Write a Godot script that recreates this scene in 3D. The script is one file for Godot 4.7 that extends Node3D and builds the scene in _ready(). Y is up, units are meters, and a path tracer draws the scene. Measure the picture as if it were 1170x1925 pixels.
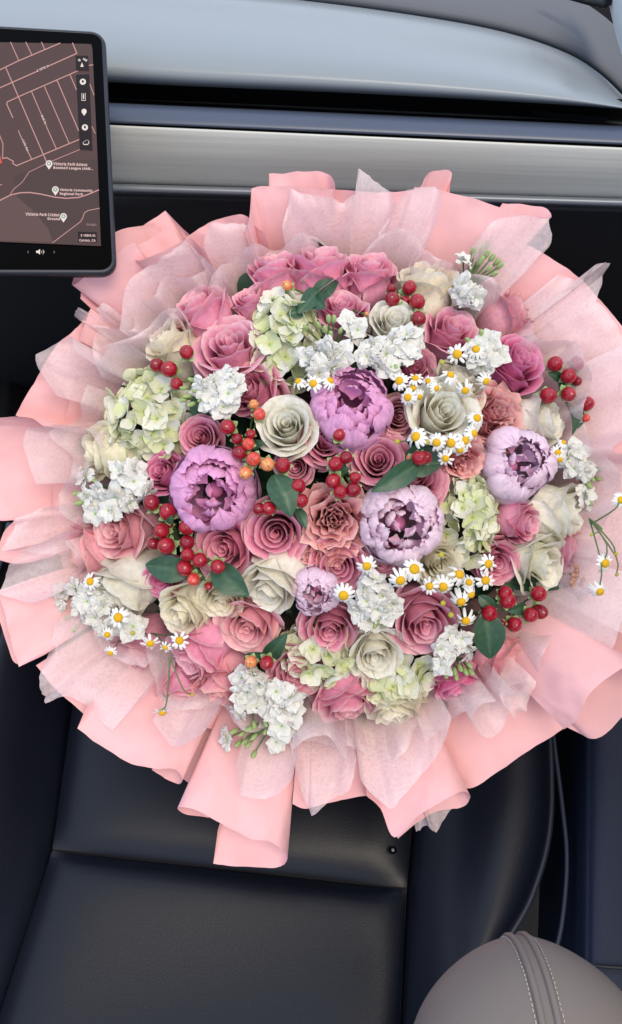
extends Node3D
# A wrapped bouquet lying on a car's passenger seat. Places are read off the photograph (1170 x 1925) and set at real depths in metres.

var cam_at := Vector3(0, 1.2, 0)
var R := Vector3.RIGHT
var U := Vector3.UP
var F := Vector3.FORWARD
const FOC := 1511.0
var rng := RandomNumberGenerator.new()
var M := {}
var noise := FastNoiseLite.new()
var tones := {}
var shared := {}
var apex := Vector3.ZERO


func _ready():
	# ---------------------------------------------------------------- camera, sky, sun, exposure
	rng.seed = 77
	noise.seed = 5
	noise.frequency = 1.0
	var cam := Camera3D.new()
	cam.name = "camera"
	cam.fov = 65.0
	cam.near = 0.02
	cam.far = 60.0
	add_child(cam)
	cam.position = cam_at
	cam.rotation_degrees = Vector3(-55, 0, 0)
	cam.current = true
	R = cam.basis.x
	U = cam.basis.y
	F = -cam.basis.z
	var env := Environment.new()
	env.background_mode = Environment.BG_SKY
	var sm := ProceduralSkyMaterial.new()
	sm.sky_top_color = Color(0.75, 0.81, 0.91)
	sm.sky_horizon_color = Color(0.86, 0.90, 0.95)
	sm.sky_curve = 0.12
	sm.ground_bottom_color = Color(0.10, 0.10, 0.11)
	sm.ground_horizon_color = Color(0.42, 0.43, 0.45)
	sm.ground_curve = 0.08
	sm.sky_energy_multiplier = 1.0
	var sky := Sky.new()
	sky.sky_material = sm
	env.sky = sky
	env.tonemap_mode = Environment.TONE_MAPPER_LINEAR
	env.tonemap_exposure = 1.74
	env.sdfgi_enabled = true
	env.ssao_enabled = true
	env.ssil_enabled = true
	var we := WorldEnvironment.new()
	we.name = "environment"
	we.environment = env
	add_child(we)
	var sun := DirectionalLight3D.new()
	sun.name = "sun"
	sun.light_energy = 0.42
	sun.light_color = Color(1.0, 0.95, 0.88)
	sun.light_angular_distance = 34.0
	sun.shadow_enabled = true
	add_child(sun)
	sun.look_at_from_position(Vector3(0.55, 2.6, 0.35), Vector3(0, 0.5, -0.45))

	materials()
	apex = P(600, 960, 1.06)
	car()
	seat()
	screen()
	wrapping()
	flowers()


# -------------------------------------------------------------------- places
func P(x, y, d) -> Vector3:
	return cam_at + F * d + R * ((x - 585.0) / FOC * d) - U * ((y - 962.5) / FOC * d)

func ray(x, y) -> Vector3:
	return F + R * ((x - 585.0) / FOC) - U * ((y - 962.5) / FOC)

func at_y(x, y, h) -> Vector3:
	var r := ray(x, y)
	return cam_at + r * ((h - cam_at.y) / r.y)

func at_z(x, y, z) -> Vector3:
	var r := ray(x, y)
	return cam_at + r * ((z - cam_at.z) / r.z)

func px(d) -> float:
	return d / FOC

func facing(tx, ty) -> Vector3:
	return (R * tx - U * ty - F * sqrt(max(0.02, 1.0 - tx * tx - ty * ty))).normalized()

func dome(x, y) -> float:
	var q := Vector2((x - 615.0) / 500.0, (y - 915.0) / 490.0).length_squared()
	return 0.672 + 0.075 * q

func frame(n: Vector3, spin := 0.0) -> Basis:
	var a := n.cross(F.cross(n) if absf(n.dot(R)) > 0.9 else R).normalized()
	var b := Basis(n.cross(a).normalized(), n, a)
	b = Basis(b.y.cross(b.z).normalized(), b.y, b.z)
	return b * Basis(Vector3.UP, spin)


# -------------------------------------------------------------------- tree helpers
func numbered(called: String, parent: Node) -> String:
	if not parent.has_node(NodePath(called)):
		return called
	var key := called + str(parent.get_instance_id())
	var k: int = shared.get(key, 1)
	shared[key] = k + 1
	return "%s_%03d" % [called, k]

func thing(called: String, label: String, category: String, where := Vector3.ZERO, b := Basis.IDENTITY, group := "") -> Node3D:
	var o := Node3D.new()
	o.name = numbered(called, self)
	add_child(o, true)
	o.transform = Transform3D(b, where)
	o.set_meta("label", label)
	o.set_meta("category", category)
	if group != "":
		o.set_meta("group", group)
	return o

func obj(called: String, m: Mesh, mat: Material, parent: Node, t := Transform3D.IDENTITY) -> MeshInstance3D:
	var o := MeshInstance3D.new()
	o.name = numbered(called, parent)
	o.mesh = m
	o.material_override = mat
	o.transform = t
	parent.add_child(o, true)
	return o


# -------------------------------------------------------------------- mesh helpers
func sheet(nu: int, nv: int, f: Callable, c = null, wrap := false) -> ArrayMesh:
	var v := PackedVector3Array()
	var n := PackedVector3Array()
	var uv := PackedVector2Array()
	var col := PackedColorArray()
	var idx := PackedInt32Array()
	for j in nv + 1:
		for i in nu + 1:
			var s := float(i) / nu
			var t := float(j) / nv
			v.append(f.call(s, t))
			uv.append(Vector2(s, t))
			if c != null:
				col.append(c.call(s, t))
	var w := nu + 1
	for j in nv + 1:
		for i in nu + 1:
			var i0 := maxi(i - 1, 0)
			var i1 := mini(i + 1, nu)
			if wrap and (i == 0 or i == nu):
				i0 = nu - 1
				i1 = 1
			var du := v[j * w + i1] - v[j * w + i0]
			var dv := v[mini(j + 1, nv) * w + i] - v[maxi(j - 1, 0) * w + i]
			var q := dv.cross(du)
			n.append(q.normalized() if q.length_squared() > 1e-16 else Vector3.ZERO)
	for j in nv + 1:   # poles: borrow from the next row
		for i in nu + 1:
			if n[j * w + i] == Vector3.ZERO:
				var k := j + 1 if j < nv else j - 1
				var avg := Vector3.ZERO
				for q in nu + 1:
					avg += n[k * w + q]
				n[j * w + i] = avg.normalized() if avg.length() > 0.001 else Vector3.UP
	for j in nv:
		for i in nu:
			var a := j * w + i
			idx.append_array([a, a + 1, a + w, a + 1, a + w + 1, a + w])
	var arr := []
	arr.resize(Mesh.ARRAY_MAX)
	arr[Mesh.ARRAY_VERTEX] = v
	arr[Mesh.ARRAY_NORMAL] = n
	arr[Mesh.ARRAY_TEX_UV] = uv
	if c != null:
		arr[Mesh.ARRAY_COLOR] = col
	arr[Mesh.ARRAY_INDEX] = idx
	var m := ArrayMesh.new()
	m.add_surface_from_arrays(Mesh.PRIMITIVE_TRIANGLES, arr)
	return m

func along(pts: Array, s: float) -> Vector3:   # Catmull-Rom through the points
	var k := s * (pts.size() - 1)
	var i := mini(int(k), pts.size() - 2)
	var t := k - i
	var a: Vector3 = pts[maxi(i - 1, 0)]
	var b: Vector3 = pts[i]
	var c: Vector3 = pts[i + 1]
	var d: Vector3 = pts[mini(i + 2, pts.size() - 1)]
	return b + 0.5 * t * ((c - a) + t * ((2.0 * a - 5.0 * b + 4.0 * c - d) + t * (3.0 * (b - c) + d - a)))

func tube(pts: Array, r0: float, r1: float, sides := 7, steps := 0) -> ArrayMesh:
	var n := steps if steps > 0 else maxi(2, (pts.size() - 1) * 4)
	var centre: Array = []
	for i in n + 1:
		centre.append(along(pts, float(i) / n))
	var f := func(s, t):
		var i := int(round(t * n))
		var dir: Vector3 = (centre[mini(i + 1, n)] - centre[maxi(i - 1, 0)]).normalized()
		var a := dir.cross(Vector3(0.31, 0.53, 0.79)).normalized()
		var b := dir.cross(a)
		var r: float = lerpf(r0, r1, t)
		return centre[i] + (a * cos(s * TAU) + b * sin(s * TAU)) * r
	return sheet(sides, n, f, null, true)

func loft(lines: Array, nu: int, per := 1) -> ArrayMesh:   # lines: arrays of points; a smooth sheet through them
	var f := func(s, t):
		var col: Array = []
		for l in lines:
			col.append(along(l, s))
		return along(col, t)
	return sheet(nu, (lines.size() - 1) * per, f)

func ball() -> Mesh:
	if not shared.has("ball"):
		shared["ball"] = sheet(14, 10, func(s, t): return Vector3(sin(PI * t) * cos(TAU * s), cos(PI * t), sin(PI * t) * sin(TAU * s)), null, true)
	return shared["ball"]

func join(parts: Array) -> ArrayMesh:   # [mesh, transform] pairs
	var st := SurfaceTool.new()
	for p in parts:
		st.append_from(p[0], 0, p[1])
	return st.commit()


# -------------------------------------------------------------------- materials
func tex(w: int, h: int, f: Callable) -> ImageTexture:
	var im := Image.create(w, h, false, Image.FORMAT_RGBA8)
	for y in h:
		for x in w:
			im.set_pixel(x, y, f.call(x, y))
	return ImageTexture.create_from_image(im)

func seamless(w: int, h: int, freq: float, seed_: int, octaves := 4) -> Image:
	var n := FastNoiseLite.new()
	n.seed = seed_
	n.frequency = freq
	n.fractal_octaves = octaves
	return n.get_seamless_image(w, h)

func mat(called: String, c: Color, rough := 0.6, spec := 0.5) -> StandardMaterial3D:
	var m := StandardMaterial3D.new()
	m.albedo_color = c
	m.roughness = rough
	m.metallic_specular = spec
	m.cull_mode = BaseMaterial3D.CULL_DISABLED
	m.resource_name = called
	M[called] = m
	return m

func materials():
	var grain := seamless(256, 256, 0.03, 3, 5)
	var grain_tex := tex(256, 256, func(x, y):
		var g: float = 0.90 + 0.10 * grain.get_pixel(x, y).r
		return Color(g, g, g))
	for k in ["rose", "white", "peony", "hydrangea", "stock"]:
		var m := mat(k, Color.WHITE, 0.62, 0.25)
		m.vertex_color_use_as_albedo = true
		m.backlight_enabled = true
		m.backlight = {"rose": Color(0.54, 0.45, 0.47), "white": Color(0.66, 0.66, 0.62), "peony": Color(0.6, 0.54, 0.6), "hydrangea": Color(0.56, 0.6, 0.48), "stock": Color(0.5, 0.5, 0.5)}[k]
		m.albedo_texture = grain_tex
		m.rim_enabled = true
		m.rim = 0.15
	# wrapping
	var paper_im := seamless(256, 256, 0.02, 9, 5)
	var paper := mat("paper", Color8(240, 187, 190), 0.72, 0.2)
	paper.backlight_enabled = true
	paper.backlight = Color(0.22, 0.10, 0.09)
	paper.albedo_texture = tex(256, 256, func(x, y):
		var g: float = 0.96 + 0.04 * paper_im.get_pixel(x, y).r
		return Color(g, g, g))
	var fib := FastNoiseLite.new()
	fib.seed = 21
	fib.frequency = 0.018
	fib.fractal_type = FastNoiseLite.FRACTAL_RIDGED
	fib.fractal_octaves = 4
	fib.domain_warp_enabled = true
	fib.domain_warp_amplitude = 40.0
	var fibre := fib.get_seamless_image(512, 512)
	var tissue := mat("tissue", Color.WHITE, 0.8, 0.2)
	tissue.albedo_texture = tex(512, 512, func(x, y):
		var g: float = fibre.get_pixel(x, y).r
		return Color(0.95, 0.875, 0.89, clampf(0.34 + 0.28 * g, 0.0, 0.95)))
	tissue.uv1_triplanar = true
	tissue.uv1_scale = Vector3(16, 16, 16)
	tissue.transparency = BaseMaterial3D.TRANSPARENCY_ALPHA
	tissue.backlight_enabled = true
	tissue.backlight = Color(0.25, 0.2, 0.2)
	# greens, berries, chamomile
	mat("leaf", Color.WHITE, 0.42, 0.45).vertex_color_use_as_albedo = true
	mat("stem", Color8(92, 118, 70), 0.6)
	mat("green_bud", Color8(150, 172, 112), 0.6)
	mat("calyx", Color8(70, 98, 66), 0.55)
	var b := mat("berry", Color.WHITE, 0.25, 0.5)
	b.vertex_color_use_as_albedo = true
	b.clearcoat_enabled = true
	b.clearcoat = 0.2
	b.clearcoat_roughness = 0.15
	mat("disc", Color8(214, 166, 22), 0.9)
	mat("green_disc", Color8(176, 168, 60), 0.9)
	mat("daisy", Color8(224, 224, 222), 0.6, 0.25)
	# car
	var lea := seamless(512, 512, 0.06, 14, 4)
	lea.bump_map_to_normal_map(2.0)
	var lea_tex := ImageTexture.create_from_image(lea)
	for k in ["leather", "taupe", "pad", "door"]:
		var m := mat(k, {"leather": Color8(14, 18, 30), "taupe": Color8(116, 107, 102), "pad": Color8(134, 142, 148), "door": Color8(28, 35, 54)}[k], {"leather": 0.4, "taupe": 0.55, "pad": 0.26, "door": 0.5}[k], 0.42)
		m.normal_enabled = true
		m.normal_texture = lea_tex
		m.normal_scale = 0.3 if k == "taupe" else 0.34
		m.uv1_triplanar = true
		m.uv1_scale = Vector3(14, 14, 14)
	mat("black", Color8(10, 10, 12), 0.5)
	mat("dark_vinyl", Color8(22, 23, 28), 0.5)
	mat("grey_panel", Color8(92, 95, 102), 0.75)
	mat("blue_strip", Color8(70, 80, 100), 0.35)
	mat("pillar", Color8(212, 218, 222), 0.6)
	mat("carpet", Color8(18, 18, 20), 0.95)
	var metal := mat("satin_metal", Color8(132, 138, 148), 0.4)
	metal.metallic = 0.35
	mat("peony_heart", Color8(226, 136, 184), 0.7)
	mat("seat_trim", Color8(40, 46, 60), 0.4)
	mat("piping", Color8(34, 38, 52), 0.4)
	var fm := mat("frame_metal", Color8(50, 53, 60), 0.4)
	fm.metallic = 0.5
	mat("thread", Color8(176, 166, 156), 0.8)
	var wn := FastNoiseLite.new()
	wn.seed = 8
	wn.frequency = 0.02
	wn.fractal_octaves = 4
	var wood := mat("wood", Color.WHITE, 0.4, 0.5)
	wood.albedo_texture = tex(1024, 256, func(x, y):
		var g: float = wn.get_noise_2d(x * 0.08, y * 3.0) * 0.5 + 0.5
		var h: float = wn.get_noise_2d(x * 0.35 + 400.0, y * 9.0) * 0.5 + 0.5
		var k: float = 0.72 + 0.07 * g + 0.05 * h
		return Color(k * 0.975, k * 0.985, k * 0.965))
	# screen
	for k in [["map_ground", Color8(92, 71, 70)], ["map_park", Color8(84, 66, 66)], ["map_hill", Color8(104, 82, 80)], ["map_road", Color8(206, 156, 152)], ["map_dark", Color8(42, 32, 34)], ["map_text", Color8(232, 200, 194)], ["map_white", Color8(245, 232, 226)], ["map_pin", Color8(150, 176, 156)], ["map_faint", Color8(150, 124, 122)], ["map_red", Color8(230, 90, 70)]]:
		var m := mat(k[0], Color.BLACK, 0.3, 0.3)
		m.emission_enabled = true
		m.emission = k[1]
		m.emission_energy_multiplier = 0.56
	mat("bezel", Color8(5, 5, 6), 0.12, 0.15)
	var rose_tones := {
		"P": [Color8(247, 166, 196), Color8(252, 214, 220)], "D": [Color8(240, 150, 184), Color8(250, 202, 206)], "M": [Color8(236, 126, 178), Color8(248, 190, 214)],
		"C": [Color8(250, 180, 196), Color8(252, 216, 208)], "W": [Color8(252, 248, 234), Color8(252, 251, 244)], "K": [Color8(252, 243, 222), Color8(252, 247, 236)], "G": [Color8(248, 174, 180), Color8(252, 214, 204)],
	}
	for k in rose_tones:
		tones[k] = [rose_tones[k][0].srgb_to_linear(), rose_tones[k][1].srgb_to_linear()]


# -------------------------------------------------------------------- the car
func row(pts: Array, z0: float, z1: float) -> Array:   # pixels along one edge of the dashboard, at a depth
	var out: Array = []
	for i in pts.size():
		out.append(at_z(pts[i].x, pts[i].y, lerpf(z0, z1, float(i) / (pts.size() - 1))))
	return out

func line(y0: float, y1: float) -> Array:
	var out: Array = []
	for i in 9:
		var x := -580.0 + i * 230.0
		out.append(Vector2(x, lerpf(y0, y1, (x - 205.0) / 965.0)))
	return out

func car():
	var d := thing("dashboard", "pale grey car dashboard with open pore wood trim and dark vent slot", "dashboard", at_z(600, 300, -0.9))
	var o := -d.position
	var sh := func(l): return l.map(func(p): return p + o)
	# padded top, whose far edge bends down to the right
	var e0: Array = [Vector2(-580, -84), Vector2(-350, -74), Vector2(-120, -60), Vector2(110, -42), Vector2(340, -16), Vector2(572, 6), Vector2(772, 32), Vector2(940, 62), Vector2(1060, 100), Vector2(1130, 142), Vector2(1190, 200)]
	var e3: Array = [Vector2(-580, 112), Vector2(-350, 123), Vector2(-120, 134), Vector2(110, 144), Vector2(340, 156), Vector2(572, 166), Vector2(772, 176), Vector2(940, 186), Vector2(1060, 194), Vector2(1130, 200), Vector2(1190, 206)]
	var pad: Array = []
	for k in [[-0.03, -1.07], [0.0, -1.05], [0.06, -1.02], [0.22, -0.975], [0.45, -0.912], [0.66, -0.868], [0.82, -0.848], [0.93, -0.842], [1.0, -0.846], [1.03, -0.865]]:
		var pts: Array = []
		for i in e0.size():
			pts.append(e0[i].lerp(e3[i], k[0]))
		pad.append(sh.call(row(pts, k[1], k[1] + 0.03)))
	obj("top_pad", loft(pad, 48, 4), M.pad, d)
	# grey defroster panel behind the pad
	var back: Array = []
	var off := [Vector2(0, 8), Vector2(0, -6), Vector2(4, -40), Vector2(8, -110)]
	for k in 4:
		var pts: Array = []
		for p in e0:
			pts.append(p + off[k])
		back.append(sh.call(row(pts, [-1.10, -1.08, -1.1, -1.25][k], [-1.07, -1.05, -1.07, -1.2][k])))
	obj("defroster_panel", loft(back, 40, 3), M.grey_panel, d)
	# vent slot
	obj("vent_slot", loft([sh.call(row(line(140, 186), -0.90, -0.87)), sh.call(row(line(176, 216), -0.905, -0.88)), sh.call(row(line(190, 236), -0.90, -0.88)), sh.call(row(line(196, 246), -0.83, -0.82))], 24, 3), M.black, d)
	obj("ledge", loft([sh.call(row(line(193, 236), -0.845, -0.83)), sh.call(row(line(196, 240), -0.82, -0.808)), sh.call(row(line(214, 256), -0.807, -0.795)), sh.call(row(line(229, 270), -0.80, -0.788)), sh.call(row(line(231, 272), -0.806, -0.794))], 24, 4), M.blue_strip, d)
	obj("slot_line", loft([sh.call(row(line(229, 270), -0.812, -0.80)), sh.call(row(line(237, 279), -0.812, -0.80))], 24, 1), M.black, d)
	obj("vent_vane", loft([sh.call(row([Vector2(996, 206), Vector2(1068, 213), Vector2(1142, 220)], -0.862, -0.86)), sh.call(row([Vector2(1000, 216), Vector2(1068, 224), Vector2(1140, 232)], -0.852, -0.85))], 8, 2), M.dark_vinyl, d)
	var tr := loft([sh.call(row(line(236, 278), -0.803, -0.791)), sh.call(row(line(240, 282), -0.797, -0.785)), sh.call(row(line(290, 326), -0.796, -0.784)), sh.call(row(line(338, 368), -0.803, -0.791)), sh.call(row(line(345, 374), -0.812, -0.80))], 24, 4)
	obj("wood_trim", tr, M.wood, d)
	obj("metal_strip", loft([sh.call(row(line(344, 372), -0.81, -0.80)), sh.call(row(line(347, 375), -0.79, -0.778)), sh.call(row(line(356, 384), -0.785, -0.773)), sh.call(row(line(362, 390), -0.789, -0.777)), sh.call(row(line(365, 393), -0.81, -0.80))], 24, 4), M.satin_metal, d)
	obj("glovebox", loft([sh.call(row(line(362, 390), -0.815, -0.80)), sh.call(row(line(372, 400), -0.80, -0.79)), sh.call(row(line(470, 500), -0.80, -0.79)), sh.call(row(line(640, 660), -0.81, -0.80)), sh.call(row(line(720, 730), -0.84, -0.83)), sh.call(row(line(800, 810), -0.92, -0.91))], 24, 4), M.dark_vinyl, d)
	obj("glovebox_gap", loft([sh.call(row([Vector2(246, 372), Vector2(256, 440), Vector2(262, 560)], -0.798, -0.80)), sh.call(row([Vector2(249, 372), Vector2(259, 440), Vector2(265, 560)], -0.798, -0.80))], 8, 1), M.black, d)
	# pillar in the far right corner
	var pl := thing("pillar_trim", "pale window pillar trim in the far right corner above the dashboard", "pillar trim", at_z(1160, 60, -1.0))
	o = -pl.position
	obj("trim_cover", loft([[at_z(1132, -60, -1.12) + o, at_z(1150, 30, -1.06) + o, at_z(1172, 110, -1.0) + o, at_z(1215, 200, -0.9) + o], [at_z(1180, -60, -0.98) + o, at_z(1195, 30, -0.95) + o, at_z(1215, 100, -0.92) + o, at_z(1260, 170, -0.86) + o], [at_z(1330, -60, -0.9) + o, at_z(1330, 30, -0.9) + o, at_z(1330, 100, -0.88) + o, at_z(1330, 170, -0.84) + o]], 16, 6), M.pillar, pl)
	obj("rubber_seal", tube([at_z(1040, -18, -1.1) + o, at_z(1110, 2, -1.08) + o, at_z(1140, 6, -1.06) + o, at_z(1152, -8, -1.05) + o], 0.005, 0.005, 8), M.black, pl)
	# door sill on the right, console on the left, floor below
	var dr := thing("door_panel", "dark blue grey door panel along the right side of the seat", "car door", at_y(1150, 1600, 0.36))
	o = -dr.position
	var dl: Array = []
	for k in [[1086, 0.20], [1098, 0.34], [1108, 0.362], [1124, 0.37], [1180, 0.374], [1290, 0.38], [1330, 0.44], [1400, 0.80]]:
		var pts: Array = []
		for yy in [2100, 1900, 1700, 1500, 1300, 1000, 700, 450]:
			pts.append(at_y(k[0] + (1600.0 - yy) * 0.01, yy, 0.36) * Vector3(1, 0, 1) + Vector3(0, k[1], 0) + o)
		dl.append(pts)
	obj("inner_panel", loft(dl, 20, 4), M.door, dr)
	obj("panel_gap", tube([at_y(1120, 1815, 0.376) + o, at_y(1150, 1818, 0.379) + o, at_y(1250, 1824, 0.383) + o], 0.0016, 0.0016, 6), M.black, dr)
	var co := thing("centre_console", "dark centre console edge along the left side of the seat", "console", at_y(-60, 1300, 0.36))
	o = -co.position
	var cl: Array = []
	for k in [[36, 0.12], [26, 0.30], [14, 0.335], [-10, 0.345], [-120, 0.35], [-400, 0.35]]:
		var pts: Array = []
		for yy in [1130, 1060, 980, 860, 740, 640]:
			pts.append(at_y(k[0] - (yy - 980.0) * 0.06, yy, 0.33) * Vector3(1, 0, 1) + Vector3(0, k[1], 0) + o)
		cl.append(pts)
	obj("console_side", loft(cl, 16, 4), M.dark_vinyl, co)
	obj("console_trim", tube([at_y(-30, 1130, 0.35) + o, at_y(2, 1050, 0.35) + o, at_y(18, 985, 0.35) + o], 0.004, 0.004, 8), M.blue_strip, co)
	var fl := obj("floor", sheet(2, 2, func(s, t): return Vector3(lerpf(-1.4, 1.4, s), 0.02, lerpf(0.9, -1.4, t))), M.carpet, self)
	fl.set_meta("kind", "structure")
	fl.set_meta("label", "black carpeted car floor below the seat and bouquet")
	# upholstered corner close to the lens
	var hd := thing("seat_corner", "rounded taupe leather seat corner with double white stitched seam, close to the lens", "seat corner", P(1002, 2016, 0.46))
	o = -hd.position
	var rx := px(235 * 0.46)
	var ry := px(232 * 0.46)
	var surf := func(a: float, b: float, grow: float) -> Vector3:   # a: across in units of rx, b: angle over the crown
		var k := sqrt(maxf(0.0, 1.0 - pow(absf(a), 1.6)))
		return R * (a * rx) + (U * cos(b) * ry + -F * sin(b) * ry * 0.95) * k * grow
	obj("cushion", sheet(48, 40, func(s, t): return surf.call(-cos(PI * s), lerpf(-1.7, 2.4, t), 1.0)), M.taupe, hd)
	for a in [-0.092, 0.025]:
		var pts: Array = []
		for i in 15:
			pts.append(surf.call(a, -1.2 + i * 0.2, 1.0))
		obj("seam_welt", tube(pts, 0.0021, 0.0021, 8, 56), M.taupe, hd)
	for a in [-0.135, 0.068]:
		var bits: Array = []
		for i in 64:
			var b := -0.9 + i * 0.042
			var ja: float = a + rng.randf_range(-0.003, 0.003)
			var jb := 0.026 + rng.randf_range(-0.005, 0.004)
			bits.append([tube([surf.call(ja, b, 0.9995), surf.call(ja, b + jb * 0.5, 1.0035), surf.call(a, b + jb, 0.9995)], 0.00042, 0.00042, 5, 2), Transform3D.IDENTITY])
		obj("stitching", join(bits), M.thread, hd).set_meta("kind", "stuff")


func pillow(a: Vector3, b: Vector3, c: Vector3, d: Vector3, h: float, nu := 30, nv := 30, bow := 0.0) -> ArrayMesh:
	return sheet(nu, nv, func(s, t):
		var p: Vector3 = a.lerp(b, s).lerp(d.lerp(c, s), t)
		var e: float = (1.0 - pow(absf(2 * s - 1), 9.0)) * (1.0 - pow(absf(2 * t - 1), 11.0))
		return p + Vector3(0, h * e - bow * sin(PI * s) * sin(PI * t), 0))

func seat():
	var s := thing("car_seat", "black leather passenger seat under the bouquet", "car seat", at_y(450, 1700, 0.1))
	var o := -s.position
	var Y := func(x, y, h): return at_y(x, y, h) + o
	obj("seat_insert", pillow(Y.call(-66, 2110, 0.285), Y.call(742, 2110, 0.285), Y.call(764, 1672, 0.285), Y.call(98, 1600, 0.285), 0.016, 40, 30, 0.012), M.leather, s)
	obj("front_panel", pillow(Y.call(99, 1596, 0.286), Y.call(765, 1669, 0.286), Y.call(800, 1180, 0.292), Y.call(165, 1120, 0.292), 0.016, 40, 30, -0.004), M.leather, s)
	obj("under_cover", pillow(Y.call(-260, 2200, 0.275), Y.call(900, 2200, 0.275), Y.call(900, 1160, 0.275), Y.call(60, 1100, 0.275), 0.003), M.black, s)
	# bolsters: groove, rise, ridge, fall to the piped edge
	var inner: Array = [Vector2(742, 2110), Vector2(752, 1900), Vector2(764, 1672), Vector2(780, 1480), Vector2(800, 1250)]
	var edge: Array = [Vector2(800, 2030), Vector2(935, 1792), Vector2(1002, 1670), Vector2(1034, 1520), Vector2(1026, 1280)]
	var lines: Array = []
	for k in [[0.0, 0.278], [0.03, 0.296], [0.12, 0.312], [0.35, 0.345], [0.62, 0.365], [0.85, 0.362], [0.96, 0.348], [1.0, 0.336]]:
		var l: Array = []
		for i in 5:
			var q: Vector2 = inner[i].lerp(edge[i], k[0])
			l.append(at_y(q.x, q.y, 0.335) * Vector3(1, 0, 1) + Vector3(0, k[1], 0) + o)
		lines.append(l)
	for l in lines[0].size():
		lines[0][l] = Y.call(inner[l].x, inner[l].y, 0.275)
		lines[1][l] = Y.call(inner[l].x + 12, inner[l].y, 0.295)
	obj("side_bolster", loft(lines, 30, 4), M.leather, s)
	var pip: Array = []
	var pip2: Array = []
	var skirt: Array = [[], [], [], []]
	for q in edge:
		pip.append(Y.call(q.x + 2, q.y + 2, 0.337))
		pip2.append(Y.call(q.x - 11, q.y - 2, 0.345))
		for k in 4:
			skirt[k].append(Y.call(q.x + [0, 12, 18, 16][k], q.y + [0, 5, 7, 6][k], 0.335) * Vector3(1, 0, 1) + Vector3(0, [0.333, 0.31, 0.24, 0.12][k] , 0) + Vector3(0, o.y, 0) * 1.0)
	for k in 4:
		for i in 5:
			skirt[k][i].y = [0.333, 0.31, 0.24, 0.12][k] + o.y
	obj("piping", tube(pip, 0.0036, 0.0036, 8, 40), M.piping, s)
	obj("piping", tube(pip2, 0.0022, 0.0022, 8, 40), M.piping, s)
	obj("side_skirt", loft(skirt, 24, 4), M.black, s)
	obj("frame_trim", tube([Y.call(1030, 1300, 0.34), Y.call(1044, 1410, 0.34), Y.call(1058, 1520, 0.34), Y.call(1066, 1610, 0.34), Y.call(1060, 1710, 0.34), Y.call(1044, 1790, 0.34), Y.call(1000, 1900, 0.34)], 0.0024, 0.0024, 8, 40), M.seat_trim, s)
	var li: Array = [Vector2(-66, 2110), Vector2(14, 1870), Vector2(98, 1600), Vector2(126, 1400), Vector2(165, 1120)]
	var le: Array = [Vector2(-340, 2110), Vector2(-220, 1870), Vector2(-130, 1600), Vector2(-60, 1400), Vector2(20, 1120)]
	lines = []
	for k in [[0.0, 0.272], [0.05, 0.292], [0.2, 0.312], [0.5, 0.345], [0.8, 0.36], [1.0, 0.34]]:
		var l: Array = []
		for i in 5:
			var q: Vector2 = li[i].lerp(le[i], k[0])
			l.append(at_y(q.x, q.y, 0.285 + 0.05 * k[0]) * Vector3(1, 0, 1) + Vector3(0, k[1], 0) + o)
		lines.append(l)
	obj("side_bolster", loft(lines, 30, 4), M.leather, s)
	# press stud
	var c: Vector3 = Y.call(739, 1598, 0.303)
	var ring := TorusMesh.new()
	ring.inner_radius = 0.0022
	ring.outer_radius = 0.0042
	ring.rings = 20
	ring.ring_segments = 8
	obj("press_stud", ring, M.bezel, s, Transform3D(Basis.IDENTITY, c))
	obj("stud_head", ball(), M.satin_metal, s, Transform3D(Basis.from_scale(Vector3(0.0017, 0.001, 0.0017)), c))


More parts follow.
